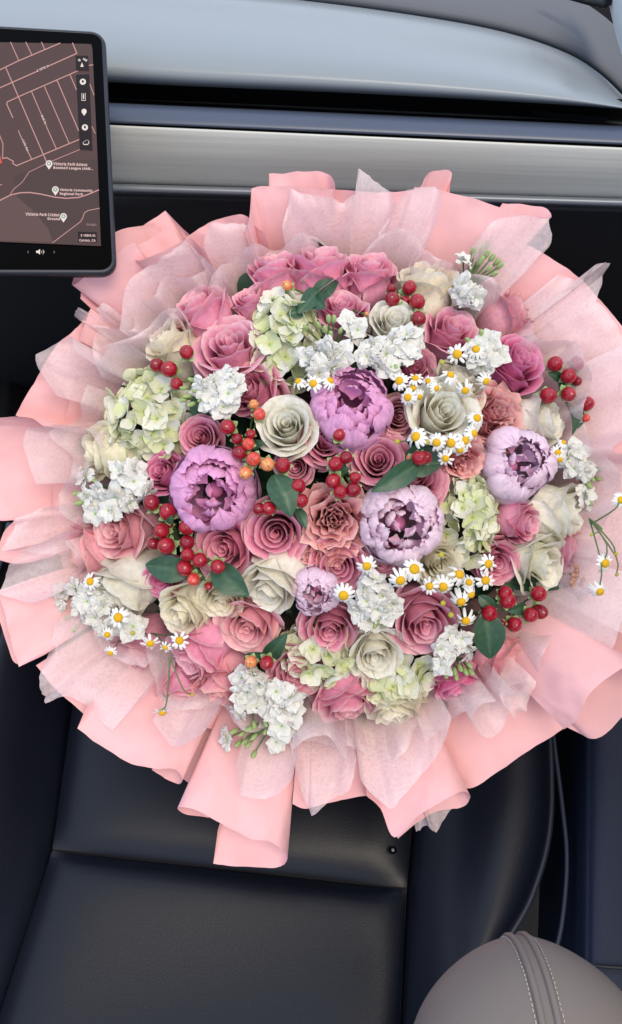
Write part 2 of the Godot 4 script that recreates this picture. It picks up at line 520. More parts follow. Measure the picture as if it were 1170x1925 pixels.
# -------------------------------------------------------------------- the touchscreen
func screen():
	var tr := P(198, 58, 0.757)
	var br := P(220, 514, 0.70)
	var down := (br - tr).normalized()
	var right := (R + F * 0.18)
	right = (right - down * right.dot(down)).normalized()
	var n := down.cross(right)
	if n.dot(cam_at - tr) < 0:
		n = -n
	var hgt := (br - tr).length()
	var wid := 0.36
	var s := thing("touchscreen", "black framed car touchscreen showing a brown street map", "touchscreen", br)
	var loc := func(x: float, y: float, up: float) -> Vector3:   # pixel on the glass -> point in the thing's axes
		var r := ray(x, y)
		var t := (tr - cam_at).dot(n) / r.dot(n)
		return cam_at + r * t + n * up - br
	var rr := 0.014
	var ringpts := func(inset: float) -> Array:
		var out: Array = []
		var rad := maxf(rr - inset, 0.002)
		for corner in [[1, 0, -PI / 2], [1, 1, 0.0], [0, 1, PI / 2], [0, 0, PI]]:
			var cx: float = (wid - inset - rad) if corner[0] == 1 else (inset + rad)
			var cy: float = (hgt - inset - rad) if corner[1] == 1 else (inset + rad)
			for i in 9:
				var a: float = corner[2] + i * PI / 16
				out.append(Vector2(cx + cos(a) * rad, cy + sin(a) * rad))
		out.append(out[0])
		return out
	var to3 := func(q: Vector2, up: float) -> Vector3: return tr + right * (q.x - wid) + down * q.y + n * up - br
	var prof := [[0.003, -0.009], [0.0, -0.007], [0.0, -0.003], [0.0008, -0.0008], [0.0026, 0.0], [0.0036, -0.0004]]
	var rings: Array = []
	for p in prof:
		rings.append(ringpts.call(p[0]))
	obj("metal_frame", sheet(36, prof.size() - 1, func(a, t): return to3.call(rings[int(round(t * (prof.size() - 1)))][int(round(a * 36))], prof[int(round(t * (prof.size() - 1)))][1]), null, true), M.frame_metal, s)
	for f in [["bezel", 0.0032, -0.0006, "bezel"], ["rear_cover", 0.003, -0.009, "black"]]:
		var rp: Array = ringpts.call(f[1])
		var mid := Vector2(wid / 2, hgt / 2)
		obj(f[0], sheet(36, 1, func(a, t): return to3.call(mid.lerp(rp[int(round(a * 36))], t), f[2])), M[f[3]], s)
	var flat := func(pts: Array, up: float) -> ArrayMesh:
		var poly := PackedVector2Array()
		for q in pts:
			poly.append(q)
		var tri := Geometry2D.triangulate_polygon(poly)
		var st := SurfaceTool.new()
		st.begin(Mesh.PRIMITIVE_TRIANGLES)
		for k in range(0, tri.size(), 3):
			var a: Vector3 = loc.call(poly[tri[k]].x, poly[tri[k]].y, up)
			var b: Vector3 = loc.call(poly[tri[k + 1]].x, poly[tri[k + 1]].y, up)
			var c: Vector3 = loc.call(poly[tri[k + 2]].x, poly[tri[k + 2]].y, up)
			if (c - a).cross(b - a).dot(n) < 0:
				var h := b
				b = c
				c = h
			for v in [a, b, c]:
				st.set_normal(n)
				st.add_vertex(v)
		return st.commit()
	obj("map_screen", flat.call([Vector2(-480, 56), Vector2(0, 80), Vector2(163, 83), Vector2(172, 84), Vector2(174, 93), Vector2(183, 280), Vector2(190, 463), Vector2(0, 455), Vector2(-480, 432)], 0.0004), M.map_ground, s)
	obj("map_park", flat.call([Vector2(26, 333), Vector2(86, 306), Vector2(184, 300), Vector2(189, 462), Vector2(100, 459), Vector2(94, 438), Vector2(34, 370)], 0.0007), M.map_park, s)
	obj("map_hill", flat.call([Vector2(-480, 410), Vector2(-20, 378), Vector2(30, 369), Vector2(62, 396), Vector2(92, 432), Vector2(100, 457), Vector2(0, 453), Vector2(-480, 431)], 0.0008), M.map_hill, s)
	var stroke := func(pts: Array, w: float, up: float) -> Array:
		var out: Array = []
		for i in pts.size() - 1:
			var a: Vector2 = pts[i]
			var b: Vector2 = pts[i + 1]
			var e := (b - a).normalized() * w / 2
			var sd := Vector2(-e.y, e.x)
			out.append([flat.call([a - e - sd, b + e - sd, b + e + sd, a - e + sd], up), Transform3D.IDENTITY])
		return out
	var V := func(z: Array) -> Array:   # from the enlarged view of the screen
		var out: Array = []
		for k in range(0, z.size(), 2):
			out.append(Vector2(z[k] / 3.85, 40.0 + z[k + 1] / 3.85))
		return out
	var roads: Array = [
		[[-400, 520, 0, 358, 130, 295, 435, 165], 2.0], [[0, 488, 275, 366], 2.0], [[362, 326, 558, 238, 528, 165], 2.0], [[80, 158, 138, 290], 1.6], [[190, 158, 232, 248], 1.6], [[303, 158, 325, 208], 1.6],
		[[45, 342, 338, 1020], 1.8], [[570, 362, 135, 552, 55, 590, 52, 606, 95, 702], 1.9], [[232, 517, 305, 688], 1.6], [[335, 760, 410, 928], 1.6], [[325, 480, 502, 888], 1.6], [[415, 432, 570, 796], 1.8], [[510, 395, 555, 500], 1.6],
		[[136, 798, 165, 866], 1.6], [[205, 950, 232, 1004], 1.6], [[572, 862, 320, 968, 122, 1050, 96, 1035, 98, 1018, 52, 993, 20, 998], 1.9], [[582, 932, 395, 1010, 338, 1035, 212, 1096, 165, 1168, 100, 1222, 78, 1256], 1.2],
		[[0, 830, 24, 890, 22, 990], 1.6], [[-300, 1400, 0, 1302, 80, 1262, 150, 1246, 220, 1244, 300, 1256, 400, 1278, 480, 1286, 570, 1280, 640, 1258, 714, 1226], 2.2], [[720, 1358, 640, 1374, 612, 1392, 600, 1430, 585, 1455, 385, 1606], 1.4],
		[[0, 1188, 16, 1188], 1.4], [[648, 325, 672, 320], 1.8], [[652, 460, 682, 538], 1.4], [[668, 768, 690, 815], 1.4],
	]
	for r in roads:
		obj("map_road", join(stroke.call(V.call(r[0]), r[1], 0.0010)), M.map_road, s)
	obj("map_marker", flat.call(V.call([-30, 975, 0, 968, 18, 1030, 4, 1040]), 0.0012), M.map_red, s)
	# dark button panels and their icons
	obj("button_panel", flat.call(V.call([548, 256, 640, 256, 648, 366, 552, 366]), 0.0012), M.map_dark, s)
	obj("button_panel", flat.call(V.call([552, 395, 648, 390, 672, 942, 580, 936]), 0.0012), M.map_dark, s)
	obj("button_panel", flat.call(V.call([566, 1528, 702, 1532, 704, 1606, 568, 1602]), 0.0012), M.map_dark, s)
	var disc := func(cx: float, cy: float, r: float) -> Array:
		var out: Array = []
		for i in 18:
			out.append(Vector2(cx + cos(i * TAU / 18) * r, cy + sin(i * TAU / 18) * r))
		return out
	var zz := func(x: float, y: float) -> Vector2: return Vector2(x / 3.85, 40.0 + y / 3.85)
	obj("icon", flat.call(V.call([596, 306, 608, 338, 584, 338]), 0.0015), M.map_white, s)
	for k in [[602, 446, 5.8], [617, 776, 5.8]]:
		var q: Vector2 = zz.call(k[0], k[1])
		var ic := obj("icon", flat.call(disc.call(q.x, q.y, k[2]), 0.0015), M.map_white, s)
		obj("icon_mark", flat.call([q + Vector2(-1, -3.5), q + Vector2(2.4, -0.8), q + Vector2(0.6, 3.4), q + Vector2(-2.2, 0.6)], 0.0018), M.map_dark, ic)
	var q4 := func(x: float, y: float, w: float, h: float, up: float) -> ArrayMesh: return flat.call([Vector2(x - w, y - h), Vector2(x + w, y - h), Vector2(x + w, y + h), Vector2(x - w, y + h)], up)
	var ca: Vector2 = zz.call(607, 556)
	var icar := obj("icon", q4.call(ca.x, ca.y, 4.0, 7.0, 0.0015), M.map_white, s)
	obj("icon_mark", q4.call(ca.x, ca.y, 3.2, 6.2, 0.0018), M.map_dark, icar)
	obj("icon_mark", q4.call(ca.x, ca.y, 1.2, 4.4, 0.0021), M.map_white, icar)
	var pin := func(cx: float, cy: float, r: float, m0: String, m1: String):
		var pts: Array = []
		for i in 15:
			var a := PI * 0.82 + i * PI * 1.36 / 14
			pts.append(Vector2(cx + cos(a) * r, cy + sin(a) * r))
		pts.append(Vector2(cx, cy + r * 1.75))
		var p := obj("map_pin", flat.call(pts, 0.0015), M[m0], s)
		obj("pin_dot", flat.call(disc.call(cx, cy, r * 0.66), 0.0018), M[m1], p)
		if m1 == "map_pin":
			obj("pin_mark", flat.call([Vector2(cx - r * 0.3, cy + r * 0.3), Vector2(cx, cy - r * 0.45), Vector2(cx + r * 0.3, cy + r * 0.3)], 0.0021), M.map_white, p)
	var pm: Vector2 = zz.call(611, 660)
	pin.call(pm.x, pm.y, 4.8, "map_white", "map_white")
	for k in [[358, 1038], [404, 1226], [462, 1420]]:
		var q: Vector2 = zz.call(k[0], k[1])
		pin.call(q.x, q.y, 6.4, "map_white", "map_pin")
	var cl: Vector2 = zz.call(624, 886)
	var cloud := obj("icon", join([[flat.call(disc.call(cl.x - 2.4, cl.y + 1.0, 3.4), 0.0015), Transform3D.IDENTITY], [flat.call(disc.call(cl.x + 1.8, cl.y - 0.6, 4.4), 0.00155), Transform3D.IDENTITY], [q4.call(cl.x, cl.y + 2.6, 4.4, 1.8, 0.0016), Transform3D.IDENTITY]]), M.map_white, s)
	obj("icon_mark", join([[flat.call(disc.call(cl.x - 2.4, cl.y + 1.0, 2.4), 0.0019), Transform3D.IDENTITY], [flat.call(disc.call(cl.x + 1.8, cl.y - 0.6, 3.4), 0.00195), Transform3D.IDENTITY], [q4.call(cl.x, cl.y + 2.2, 3.8, 1.2, 0.002), Transform3D.IDENTITY]]), M.map_dark, cloud)
	# loudspeaker symbol and arrows on the bottom bar
	obj("volume_icon", join([[flat.call(V.call([264, 1664, 276, 1664, 292, 1652, 292, 1692, 276, 1680, 264, 1680]), 0.0008), Transform3D.IDENTITY], [flat.call(V.call([300, 1660, 308, 1672, 300, 1686, 304, 1672]), 0.0008), Transform3D.IDENTITY], [flat.call(V.call([310, 1652, 324, 1672, 310, 1694, 318, 1672]), 0.0008), Transform3D.IDENTITY]]), M.map_white, s)
	for k in [[205, -1.0], [394, 1.0]]:
		var q: Vector2 = zz.call(k[0], 1674)
		obj("arrow_icon", join(stroke.call([q + Vector2(-k[1], -2), q + Vector2(k[1], 0), q + Vector2(-k[1], 2)], 0.8, 0.0008)), M.map_faint, s)
	# lettering
	var font := SystemFont.new()
	font.font_names = PackedStringArray(["Droid Sans"])
	var fontb := SystemFont.new()
	fontb.font_names = PackedStringArray(["Droid Sans"])
	fontb.font_weight = 700
	var word := func(text: String, x: float, y: float, size: float, m: String, width: float, turn: float):   # x, y: left end of the base line in the enlarged view
		var t := TextMesh.new()
		t.text = text
		t.font = fontb
		t.font_size = 32
		t.pixel_size = 0.01
		t.depth = 0.02
		t.curve_step = 1.0
		t.horizontal_alignment = HORIZONTAL_ALIGNMENT_LEFT
		t.vertical_alignment = VERTICAL_ALIGNMENT_BOTTOM
		var bb := t.get_aabb()
		var a: Vector2 = zz.call(x, y)
		var p0: Vector3 = loc.call(a.x, a.y, 0.0014)
		var dx: Vector3 = (loc.call(a.x + cos(turn) * 10, a.y + sin(turn) * 10, 0.0014) - p0) / 10
		var dy: Vector3 = (loc.call(a.x + sin(turn) * 10, a.y - cos(turn) * 10, 0.0014) - p0) / 10
		var sx: float = width / 3.85 / bb.size.x
		var sy: float = size * 0.66 / 3.85 / bb.size.y
		var b := Basis(dx * sx, dy * sy, n * 0.01)
		obj("lettering", t, M[m], s, Transform3D(b, p0 - b * Vector3(bb.position.x, bb.position.y, 0)))
	word.call("Victoria Park Azteca", 388, 1048, 34, "map_text", 246, 0.03)
	word.call("Baseball League (AAB…", 388, 1080, 36, "map_text", 290, 0.03)
	word.call("Victoria Community", 435, 1240, 36, "map_text", 238, 0.03)
	word.call("Regional Park", 435, 1268, 36, "map_text", 168, 0.03)
	word.call("Victoria Park Cricket", 188, 1412, 34, "map_text", 246, 0.03)
	word.call("Ground", 346, 1444, 30, "map_text", 90, 0.03)
	word.call("Google", 628, 1490, 34, "map_faint", 72, 0.02)
	word.call("E 189th St", 588, 1564, 26, "map_text", 104, 0.01)
	word.call("Carson, CA", 576, 1602, 30, "map_text", 118, 0.02)
	word.call("E 187th St", 275, 374, 26, "map_text", 92, -0.42)
	word.call("Bali Dr", 300, 692, 24, "map_text", 72, 1.17)
	word.call("Catin Ave", 162, 868, 24, "map_text", 90, 1.15)
	word.call("N", 566, 292, 22, "map_white", 16, 0.5)
	word.call("NE", 602, 286, 22, "map_white", 30, 0.5)


# -------------------------------------------------------------------- the wrapping
func collar(called: String, m: Material, rim: Array, owner_: Node3D, inner_r := 400.0, crumple := 0.003) -> void:
	var c := Vector2(600, 925)
	var a: Array = []
	var b: Array = []
	var e: Array = []
	for q in rim:
		var v := Vector2(q[0], q[1])
		var dir := (v - c).normalized()
		var k := minf(inner_r, (v - c).length() * 0.74)
		a.append(P(c.x + dir.x * 70, c.y + 35 + dir.y * 70, 1.03) - owner_.position)
		b.append(P(c.x + dir.x * k, c.y + dir.y * k, 0.80 + q[2] * 0.45) - owner_.position)
		e.append(P(v.x, v.y, 0.735 + q[2]) - owner_.position)
	var sharp: Array = []
	for i in rim.size():
		var cut := i == 0 or i == rim.size() - 1
		if not cut:
			var v0 := Vector2(rim[i][0] - rim[i - 1][0], rim[i][1] - rim[i - 1][1])
			var v1 := Vector2(rim[i + 1][0] - rim[i][0], rim[i + 1][1] - rim[i][1])
			cut = absf(v0.angle_to(v1)) > 0.95 and absf(rim[i][2] - rim[i - 1][2]) < 0.0065 and absf(rim[i + 1][2] - rim[i][2]) < 0.0065
		sharp.append(cut)
	var edge := func(pts: Array, s: float) -> Vector3:   # smooth through the points, but turning hard at the cut corners
		var k := s * (pts.size() - 1)
		var i := mini(int(k + 0.0001), pts.size() - 2)
		var t := clampf(k - i, 0.0, 1.0)
		var p0: Vector3 = pts[i]
		var p1: Vector3 = pts[i + 1]
		var m0: Vector3 = p1 - p0 if sharp[i] else 0.5 * (p1 - pts[i - 1])
		var m1: Vector3 = p1 - p0 if sharp[i + 1] else 0.5 * (pts[i + 2] - p0)
		return p0.cubic_interpolate(p1, p1 - 2.0 * m0, p0 + 2.0 * m1, t)
	var seed_ := rng.randf() * 50.0
	var nu := (rim.size() - 1) * 6
	var slant := rng.randf_range(0.6, 1.6)
	var crease := 0.009 if m == M.tissue else 0.003
	var roll := rng.randf_range(-0.012, 0.016) if m == M.tissue else 0.0
	var pleat := 0.004 if m == M.tissue else 0.001
	obj(called, sheet(nu, 20, func(s, t):
		var p := along([edge.call(a, s), edge.call(b, s), edge.call(e, s)], t)
		var k: float = smoothstep(0.3, 0.9, t)
		var w: float = noise.get_noise_3d(p.x * 22.0 + seed_, p.y * 22.0, p.z * 22.0) + 0.4 * noise.get_noise_3d(p.x * 60.0, p.y * 60.0 + seed_, p.z * 60.0)
		var fold: float = noise.get_noise_2d(s * rim.size() * 0.5 + seed_, t * 0.7)
		var tri: float = absf(fposmod(s * rim.size() * 0.16 + t * slant + seed_, 1.0) - 0.5) * 2.0
		var tri2: float = absf(fposmod(s * rim.size() * 0.23 - t * slant * 0.7 + seed_ * 1.7, 1.0) - 0.5) * 2.0
		var lip: float = smoothstep(0.84, 1.0, t)
		var q := p + F * ((w * crumple * 2.0 + fold * pleat * 2.0 + (tri * 0.6 + tri2 * 0.4 - 0.5) * crease) * k + roll * lip * lip * (0.6 + fold))
		return q), m, owner_)

func wrapping():
	var w := thing("bouquet_wrapping", "pale pink matte paper and white tissue wrapped in a ruffled collar round the bouquet", "wrapping paper", apex)
	# one plain sheet behind all others
	var base: Array = []
	for i in 41:
		var a := i * TAU / 40.0
		base.append([600 + cos(a) * (560.0 if cos(a) > 0 else 500.0) , 925 + sin(a) * (500.0 + 18.0 * sin(a * 9.0)), 0.035 + 0.010 * sin(a * 14.0)])
	collar("paper_sheet", M.paper, base, w, 410.0)
	var pinks: Array = [
		[[290, 420, .03], [218, 436, .025], [165, 490, .02], [140, 520, .006], [139, 536, -.012], [180, 508, -.02], [247, 456, -.02], [262, 470, -.012]],
		[[230, 452, .035], [270, 424, .035], [311, 396, .035], [332, 418, .035], [357, 442, .035], [380, 462, .035]],
		[[322, 424, .02], [285, 448, .018], [256, 464, .01], [248, 478, -.004], [262, 490, -.015], [300, 478, -.02], [357, 445, -.02], [385, 470, -.016]],
		[[350, 446, .02], [400, 416, .015], [444, 404, .01], [466, 407, .008], [480, 425, .01], [500, 440, .01]],
		[[462, 440, -.005], [470, 400, -.005], [473, 354, -.004], [500, 350, -.004], [560, 351, -.006], [610, 357, -.006], [630, 352, .004], [624, 333, .016], [606, 325, .02], [560, 324, .022], [506, 326, .024], [506, 350, .028]],
		[[600, 354, .02], [672, 361, .012], [745, 360, .012], [788, 352, .01], [799, 334, .002], [814, 321, .008], [848, 322, .026], [846, 350, .03], [842, 390, .032]],
		[[780, 350, 0], [818, 355, 0], [900, 377, 0], [985, 402, -.004], [1030, 411, 0], [1036, 402, .008], [1018, 389, .016], [980, 383, .02], [945, 382, .024]],
		[[990, 460, .02], [1050, 496, .02], [1091, 524, .02], [1130, 565, .02], [1168, 612, .02], [1230, 690, .02], [1250, 760, .02]],
		[[1200, 640, .012], [1245, 760, .01], [1225, 840, -.006], [1255, 900, .01], [1245, 1040, .012], [1225, 1150, .0], [1205, 1250, .012]],
		[[1030, 1350, .022], [1088, 1378, .016], [1114, 1388, .008], [1150, 1370, .004], [1200, 1310, .0], [1222, 1262, -.02], [1190, 1248, -.036], [1150, 1268, -.043], [1110, 1306, -.045], [1085, 1350, -.034], [1060, 1370, -.02]],
		[[1105, 1330, .024], [1062, 1369, .016], [980, 1419, .015], [897, 1477, .015], [860, 1480, .02]],
		[[690, 1495, 0], [716, 1521, 0], [742, 1575, -.010], [790, 1533, -.015], [835, 1503, -.015], [868, 1490, -.012], [885, 1498, 0], [868, 1517, .012], [810, 1530, .014], [748, 1576, .014]],
		[[550, 1510, .014], [577, 1519, .013], [623, 1509, .012], [685, 1496, .012], [730, 1500, .014]],
		[[392, 1538, .012], [352, 1530, .010], [334, 1519, 0], [348, 1517, -.008], [382, 1527, -.012], [433, 1558, -.014], [469, 1576, -.014], [505, 1581, -.012], [530, 1596, -.006], [541, 1614, .004], [530, 1630, .014], [508, 1633, .018], [455, 1628, .02], [402, 1621, .022], [410, 1560, .022]],
		[[163, 1330, -.006], [145, 1370, -.01], [192, 1404, -.012], [240, 1433, -.014], [285, 1443, -.014], [323, 1446, -.01], [339, 1456, -.004], [343, 1468, .003], [335, 1474, .01], [315, 1466, .014], [286, 1447, .016]],
		[[200, 1372, .012], [163, 1348, .012], [129, 1315, .012], [100, 1290, .013], [66, 1252, .014]],
		[[82, 1232, -.004], [37, 1253, -.006], [24, 1215, -.008], [8, 1150, -.008], [-8, 1112, 0], [-14, 1130, .01], [0, 1171, .014], [22, 1236, .016], [38, 1250, .018]],
		[[120, 1040, .016], [40, 1060, .016], [-10, 1050, .016], [10, 1000, .014], [29, 978, .012], [-10, 976, .014], [-60, 940, .012], [-75, 860, 0], [-50, 800, -.01], [0, 785, -.014], [55, 785, -.014], [80, 800, -.008]],
		[[80, 800, .012], [30, 781, .008], [55, 735, .008], [78, 693, .006], [107, 648, .004], [130, 630, .004], [151, 611, .01], [171, 580, .014], [215, 560, .01]],
		[[150, 640, .006], [171, 580, .002], [150, 560, -.002], [160, 535, .004], [200, 520, .01]],
	]
	pinks.append([[300, 1420, .032], [345, 1465, .032], [390, 1492, .032], [450, 1500, .032]])
	for p in pinks:
		collar("paper_sheet", M.paper, p, w, 400.0, 0.002)
	var whites: Array = [
		[[372, 480, -.012], [383, 444, -.02], [410, 416, -.02], [455, 403, -.016], [470, 425, -.012], [482, 470, -.01], [505, 500, -.012]],
		[[530, 420, -.014], [546, 349, -.014], [590, 366, -.014], [640, 376, -.014], [672, 364, -.014], [675, 308, -.014], [700, 331, -.008], [736, 358, -.004], [738, 395, -.014], [715, 430, -.018]],
		[[740, 390, -.006], [765, 361, -.01], [818, 354, -.014], [828, 380, -.016], [815, 430, -.018], [790, 470, -.018]],
		[[900, 450, -.012], [925, 416, -.014], [980, 405, -.016], [1035, 407, -.014], [1038, 454, -.012], [1018, 478, -.008], [1000, 500, -.008]],
		[[1000, 560, .002], [1050, 516, 0], [1103, 526, 0], [1119, 498, -.004], [1152, 491, -.004], [1140, 525, 0], [1127, 562, .004], [1160, 605, .004], [1200, 660, .004]],
		[[1190, 640, -.008], [1230, 720, -.018], [1205, 800, -.004], [1150, 845, -.03], [1225, 880, -.018], [1230, 960, -.006], [1235, 1040, -.016], [1215, 1120, -.006], [1190, 1200, -.016]],
		[[1190, 1080, -.02], [1160, 1190, -.024], [1130, 1260, -.014], [1080, 1290, -.026], [1030, 1330, -.014]],
		[[1020, 1290, -.03], [1000, 1345, -.024], [972, 1352, -.02], [955, 1330, -.03], [975, 1310, -.04]],
		[[965, 1320, -.026], [950, 1372, -.022], [915, 1385, -.026], [890, 1360, -.036], [905, 1330, -.044], [935, 1320, -.04]],
		[[672, 1370, -.02], [676, 1430, -.02], [684, 1482, -.02], [736, 1526, -.02], [770, 1490, -.024], [800, 1450, -.016], [830, 1410, -.026], [850, 1350, -.02]],
		[[545, 1400, -.01], [556, 1450, -.01], [574, 1517, -.01], [586, 1535, -.01], [622, 1510, -.01], [660, 1480, -.01], [672, 1440, -.008]],
		[[556, 1390, -.03], [550, 1408, -.034], [580, 1388, -.042], [620, 1392, -.038], [645, 1425, -.03], [655, 1430, -.028], [652, 1360, -.03]],
		[[446, 1430, -.018], [453, 1490, -.016], [500, 1500, -.018], [545, 1470, -.024], [557, 1430, -.02]],
		[[290, 1350, -.02], [322, 1396, -.024], [345, 1397, -.036], [385, 1372, -.036], [405, 1345, -.03]],
		[[100, 1170, -.008], [74, 1256, -.008], [75, 1302, -.008], [85, 1323, -.008], [129, 1314, -.008], [210, 1375, -.010], [270, 1310, -.014]],
		[[120, 1110, -.014], [69, 1131, -.014], [20, 1124, -.012], [-4, 1115, -.01], [10, 1075, -.012], [40, 1040, -.012], [120, 1000, -.014]],
		[[90, 1045, -.002], [30, 1037, -.002], [6, 1036, -.002], [20, 1000, -.002], [29, 975, -.002], [70, 955, -.004]],
		[[70, 910, -.016], [48, 840, -.018], [52, 806, -.02], [110, 800, -.022], [165, 808, -.026], [190, 840, -.022]],
		[[110, 745, -.01], [78, 695, -.012], [71, 669, -.014], [100, 650, -.014], [133, 632, -.016], [145, 660, -.03], [185, 690, -.034], [215, 650, -.028], [250, 650, -.024]],
		[[190, 606, -.002], [150, 600, -.002], [129, 585, -.002], [150, 580, -.002], [172, 580, -.002], [195, 566, -.004]],
		[[225, 620, -.016], [244, 523, -.018], [300, 480, -.022], [350, 452, -.022], [390, 490, -.018], [425, 520, -.016]],
		[[190, 650, -.018], [245, 630, -.022], [300, 590, -.034], [335, 576, -.036], [355, 612, -.03]],
		[[786, 1540, .010], [786, 1574, .010], [806, 1556, .012], [820, 1564, .014], [853, 1524, .014], [860, 1500, .014]],
	]
	for p in whites:
		collar("tissue_sheet", M.tissue, p, w, 385.0, 0.003)
	# soft ruffled tissue standing between the flowers and the outer sheets
	for i in 10:
		var mid := i * TAU / 10.0 + 0.2 + rng.randf_range(-0.1, 0.1)
		var rim: Array = []
		var n := 7 + rng.randi() % 3
		for j in n:
			var a := mid + (float(j) / (n - 1) - 0.5) * 0.62
			var reach: float = (535.0 if cos(a) > 0.2 else 492.0) + rng.randf_range(-26, 34) - (30.0 if j == 0 or j == n - 1 else 0.0)
			rim.append([600 + cos(a) * reach, 925 + sin(a) * reach * 0.94, -0.006 + (0.016 if j % 2 == 0 else -0.014) * rng.randf_range(0.5, 1.2)])
		collar("tissue_sheet", M.tissue, rim, w, 408.0, 0.004)


# -------------------------------------------------------------------- flowers
func lin(c: Color) -> Color:
	return c.srgb_to_linear()

func stem_to_hand(o: Node3D, start: Vector3, r := 0.0022):   # a stalk from the flower down into the bound bunch
	var a := rng.randf() * TAU
	var end := apex + (R * cos(a) + U * sin(a)) * 0.03 * sqrt(rng.randf())
	var inv := o.transform.affine_inverse()
	var mid := start.lerp(end, 0.45) + F * 0.03
	obj("stem", tube([inv * start, inv * mid, inv * end], r, r, 5, 6), M.stem, o)

func rose_petal(w: float, q: float, k: int, ang: float, open: float, ruffle: float, tone: Array, seed_: float) -> ArrayMesh:
	var H := w * 1.22
	var r := w * 0.5 * (lerpf(0.05, 0.60, q / 0.55) if q < 0.55 else lerpf(0.66, 0.96, (q - 0.55) / 0.45))
	var half := lerpf(2.4, 1.12, pow(q, 0.5))
	var h := H * (0.95 + 0.05 * sin(PI * minf(q * 1.2, 1.0))) * lerpf(1.0, 1.0 - 0.10 * open, smoothstep(0.65, 1.0, q)) * (1.0 + 0.03 * sin(seed_ * 7.0))
	var y0 := H * lerpf(0.30, 0.0, smoothstep(0.0, 0.8, q))
	var curl := lerpf(0.03, 0.20, smoothstep(0.15, 1.0, q)) * (0.30 + 0.75 * open) * w
	var tight := lerpf(0.04, 0.17, q) * (1.25 - open)
	var tint := 0.93 + 0.10 * absf(sin(seed_ * 12.9))
	var lean := 0.05 * sin(seed_ * 3.1)
	var shape := func(s, t):
		var u: float = s * 2.0 - 1.0
		var top: float = h - h * (0.17 + 0.10 * q) * pow(absf(u), 3.0) + h * 0.05 * q * exp(-pow(u * 4.0 + lean * 20.0, 2.0))
		var y: float = lerpf(y0, top, t)
		var rr: float = r * (0.36 + 0.64 * sin(minf(t / 0.62, 1.0) * PI / 2)) * (1.0 - tight * smoothstep(0.5, 0.86, t))
		rr *= 1.0 + 0.09 * u
		var lip: float = smoothstep(0.74, 1.0, t)
		rr += curl * pow(lip, 1.5) * (1.0 - 0.3 * u * u)
		y -= curl * 0.75 * pow(lip, 2.2) * 0.85
		rr += curl * 0.15 * smoothstep(0.55, 1.0, absf(u)) * t
		var n1: float = noise.get_noise_2d(u * 1.6 + seed_ * 9.0, t * 1.2)
		rr += w * (0.035 + ruffle * 0.5) * n1 * t * t * (0.35 + q)
		if ruffle > 0.0:
			var n2: float = noise.get_noise_2d(u * 4.0 + seed_ * 5.0, 3.0 + t)
			rr += ruffle * w * n2 * t * t
			y += ruffle * w * 0.7 * n1 * t
		else:
			y += w * 0.05 * noise.get_noise_2d(u * 2.5 + seed_ * 3.0, 11.0) * t
		var th: float = ang + half * u
		return Vector3(rr * cos(th), y, rr * sin(th))
	var paint := func(s, t):
		var u: float = absf(s * 2.0 - 1.0)
		var rim: float = maxf(smoothstep(0.93, 1.0, t), smoothstep(0.93, 1.0, u) * 0.8)
		var c: Color = tone[0].lerp(tone[1], rim * 0.85)
		var mott: float = tint + 0.035 * noise.get_noise_2d(s * 16.0 + seed_, t * 1.6) + 0.05 * noise.get_noise_2d(s * 5.0 + seed_ * 4.0, t * 5.0)
		return Color(c.r * mott, c.g * mott, c.b * mott)
	return sheet(16 if q < 0.35 else 12, 9, shape, paint)

func rose(x, y, size, tx, ty, tone: String, label: String, dz := 0.0, open := 0.7):
	var d: float = dome(x, y) + dz - (0.005 if tone in "WK" else 0.0)
	var w: float = px(size * d) * (1.28 if tone in "WK" else 1.2)
	var out := Vector2((x - 600.0) / 480.0, (y - 915.0) / 470.0)
	var lean := Vector2(tx, ty) * 1.1 + out * 0.27
	lean = lean.limit_length(0.88)
	var n := facing(lean.x, lean.y)
	var ruffle := 0.16 if tone == "G" else 0.0
	var top := P(x, y, d)
	var o := thing("spray_rose" if tone == "G" else "rose", label, "rose", top - n * w * 1.14, frame(n, rng.randf() * TAU), "roses in the bouquet")
	var count := 19 if tone != "G" else 24
	var base: Color = tones[tone][0]
	var shift := 0.94 + 0.10 * rng.randf()
	var tone2 := [Color(base.r * shift, base.g * (shift + 0.04 * rng.randf() - 0.02), base.b * shift), tones[tone][1]]
	var sd := rng.randf() * 20.0
	for k in count:
		var q := float(k) / (count - 1)
		obj("petal", rose_petal(w, q, k, k * 2.39996 + 0.25 * sin(sd + k), open * (0.8 + 0.4 * rng.randf()), ruffle * (0.3 + q), tone2, sd + k * 1.37), M.white if tone in "WK" else M.rose, o)
	obj("calyx", ball(), M.calyx, o, Transform3D(Basis.from_scale(Vector3(w * 0.16, w * 0.10, w * 0.16)), Vector3(0, -w * 0.03, 0)))
	stem_to_hand(o, top - n * w * 1.2)

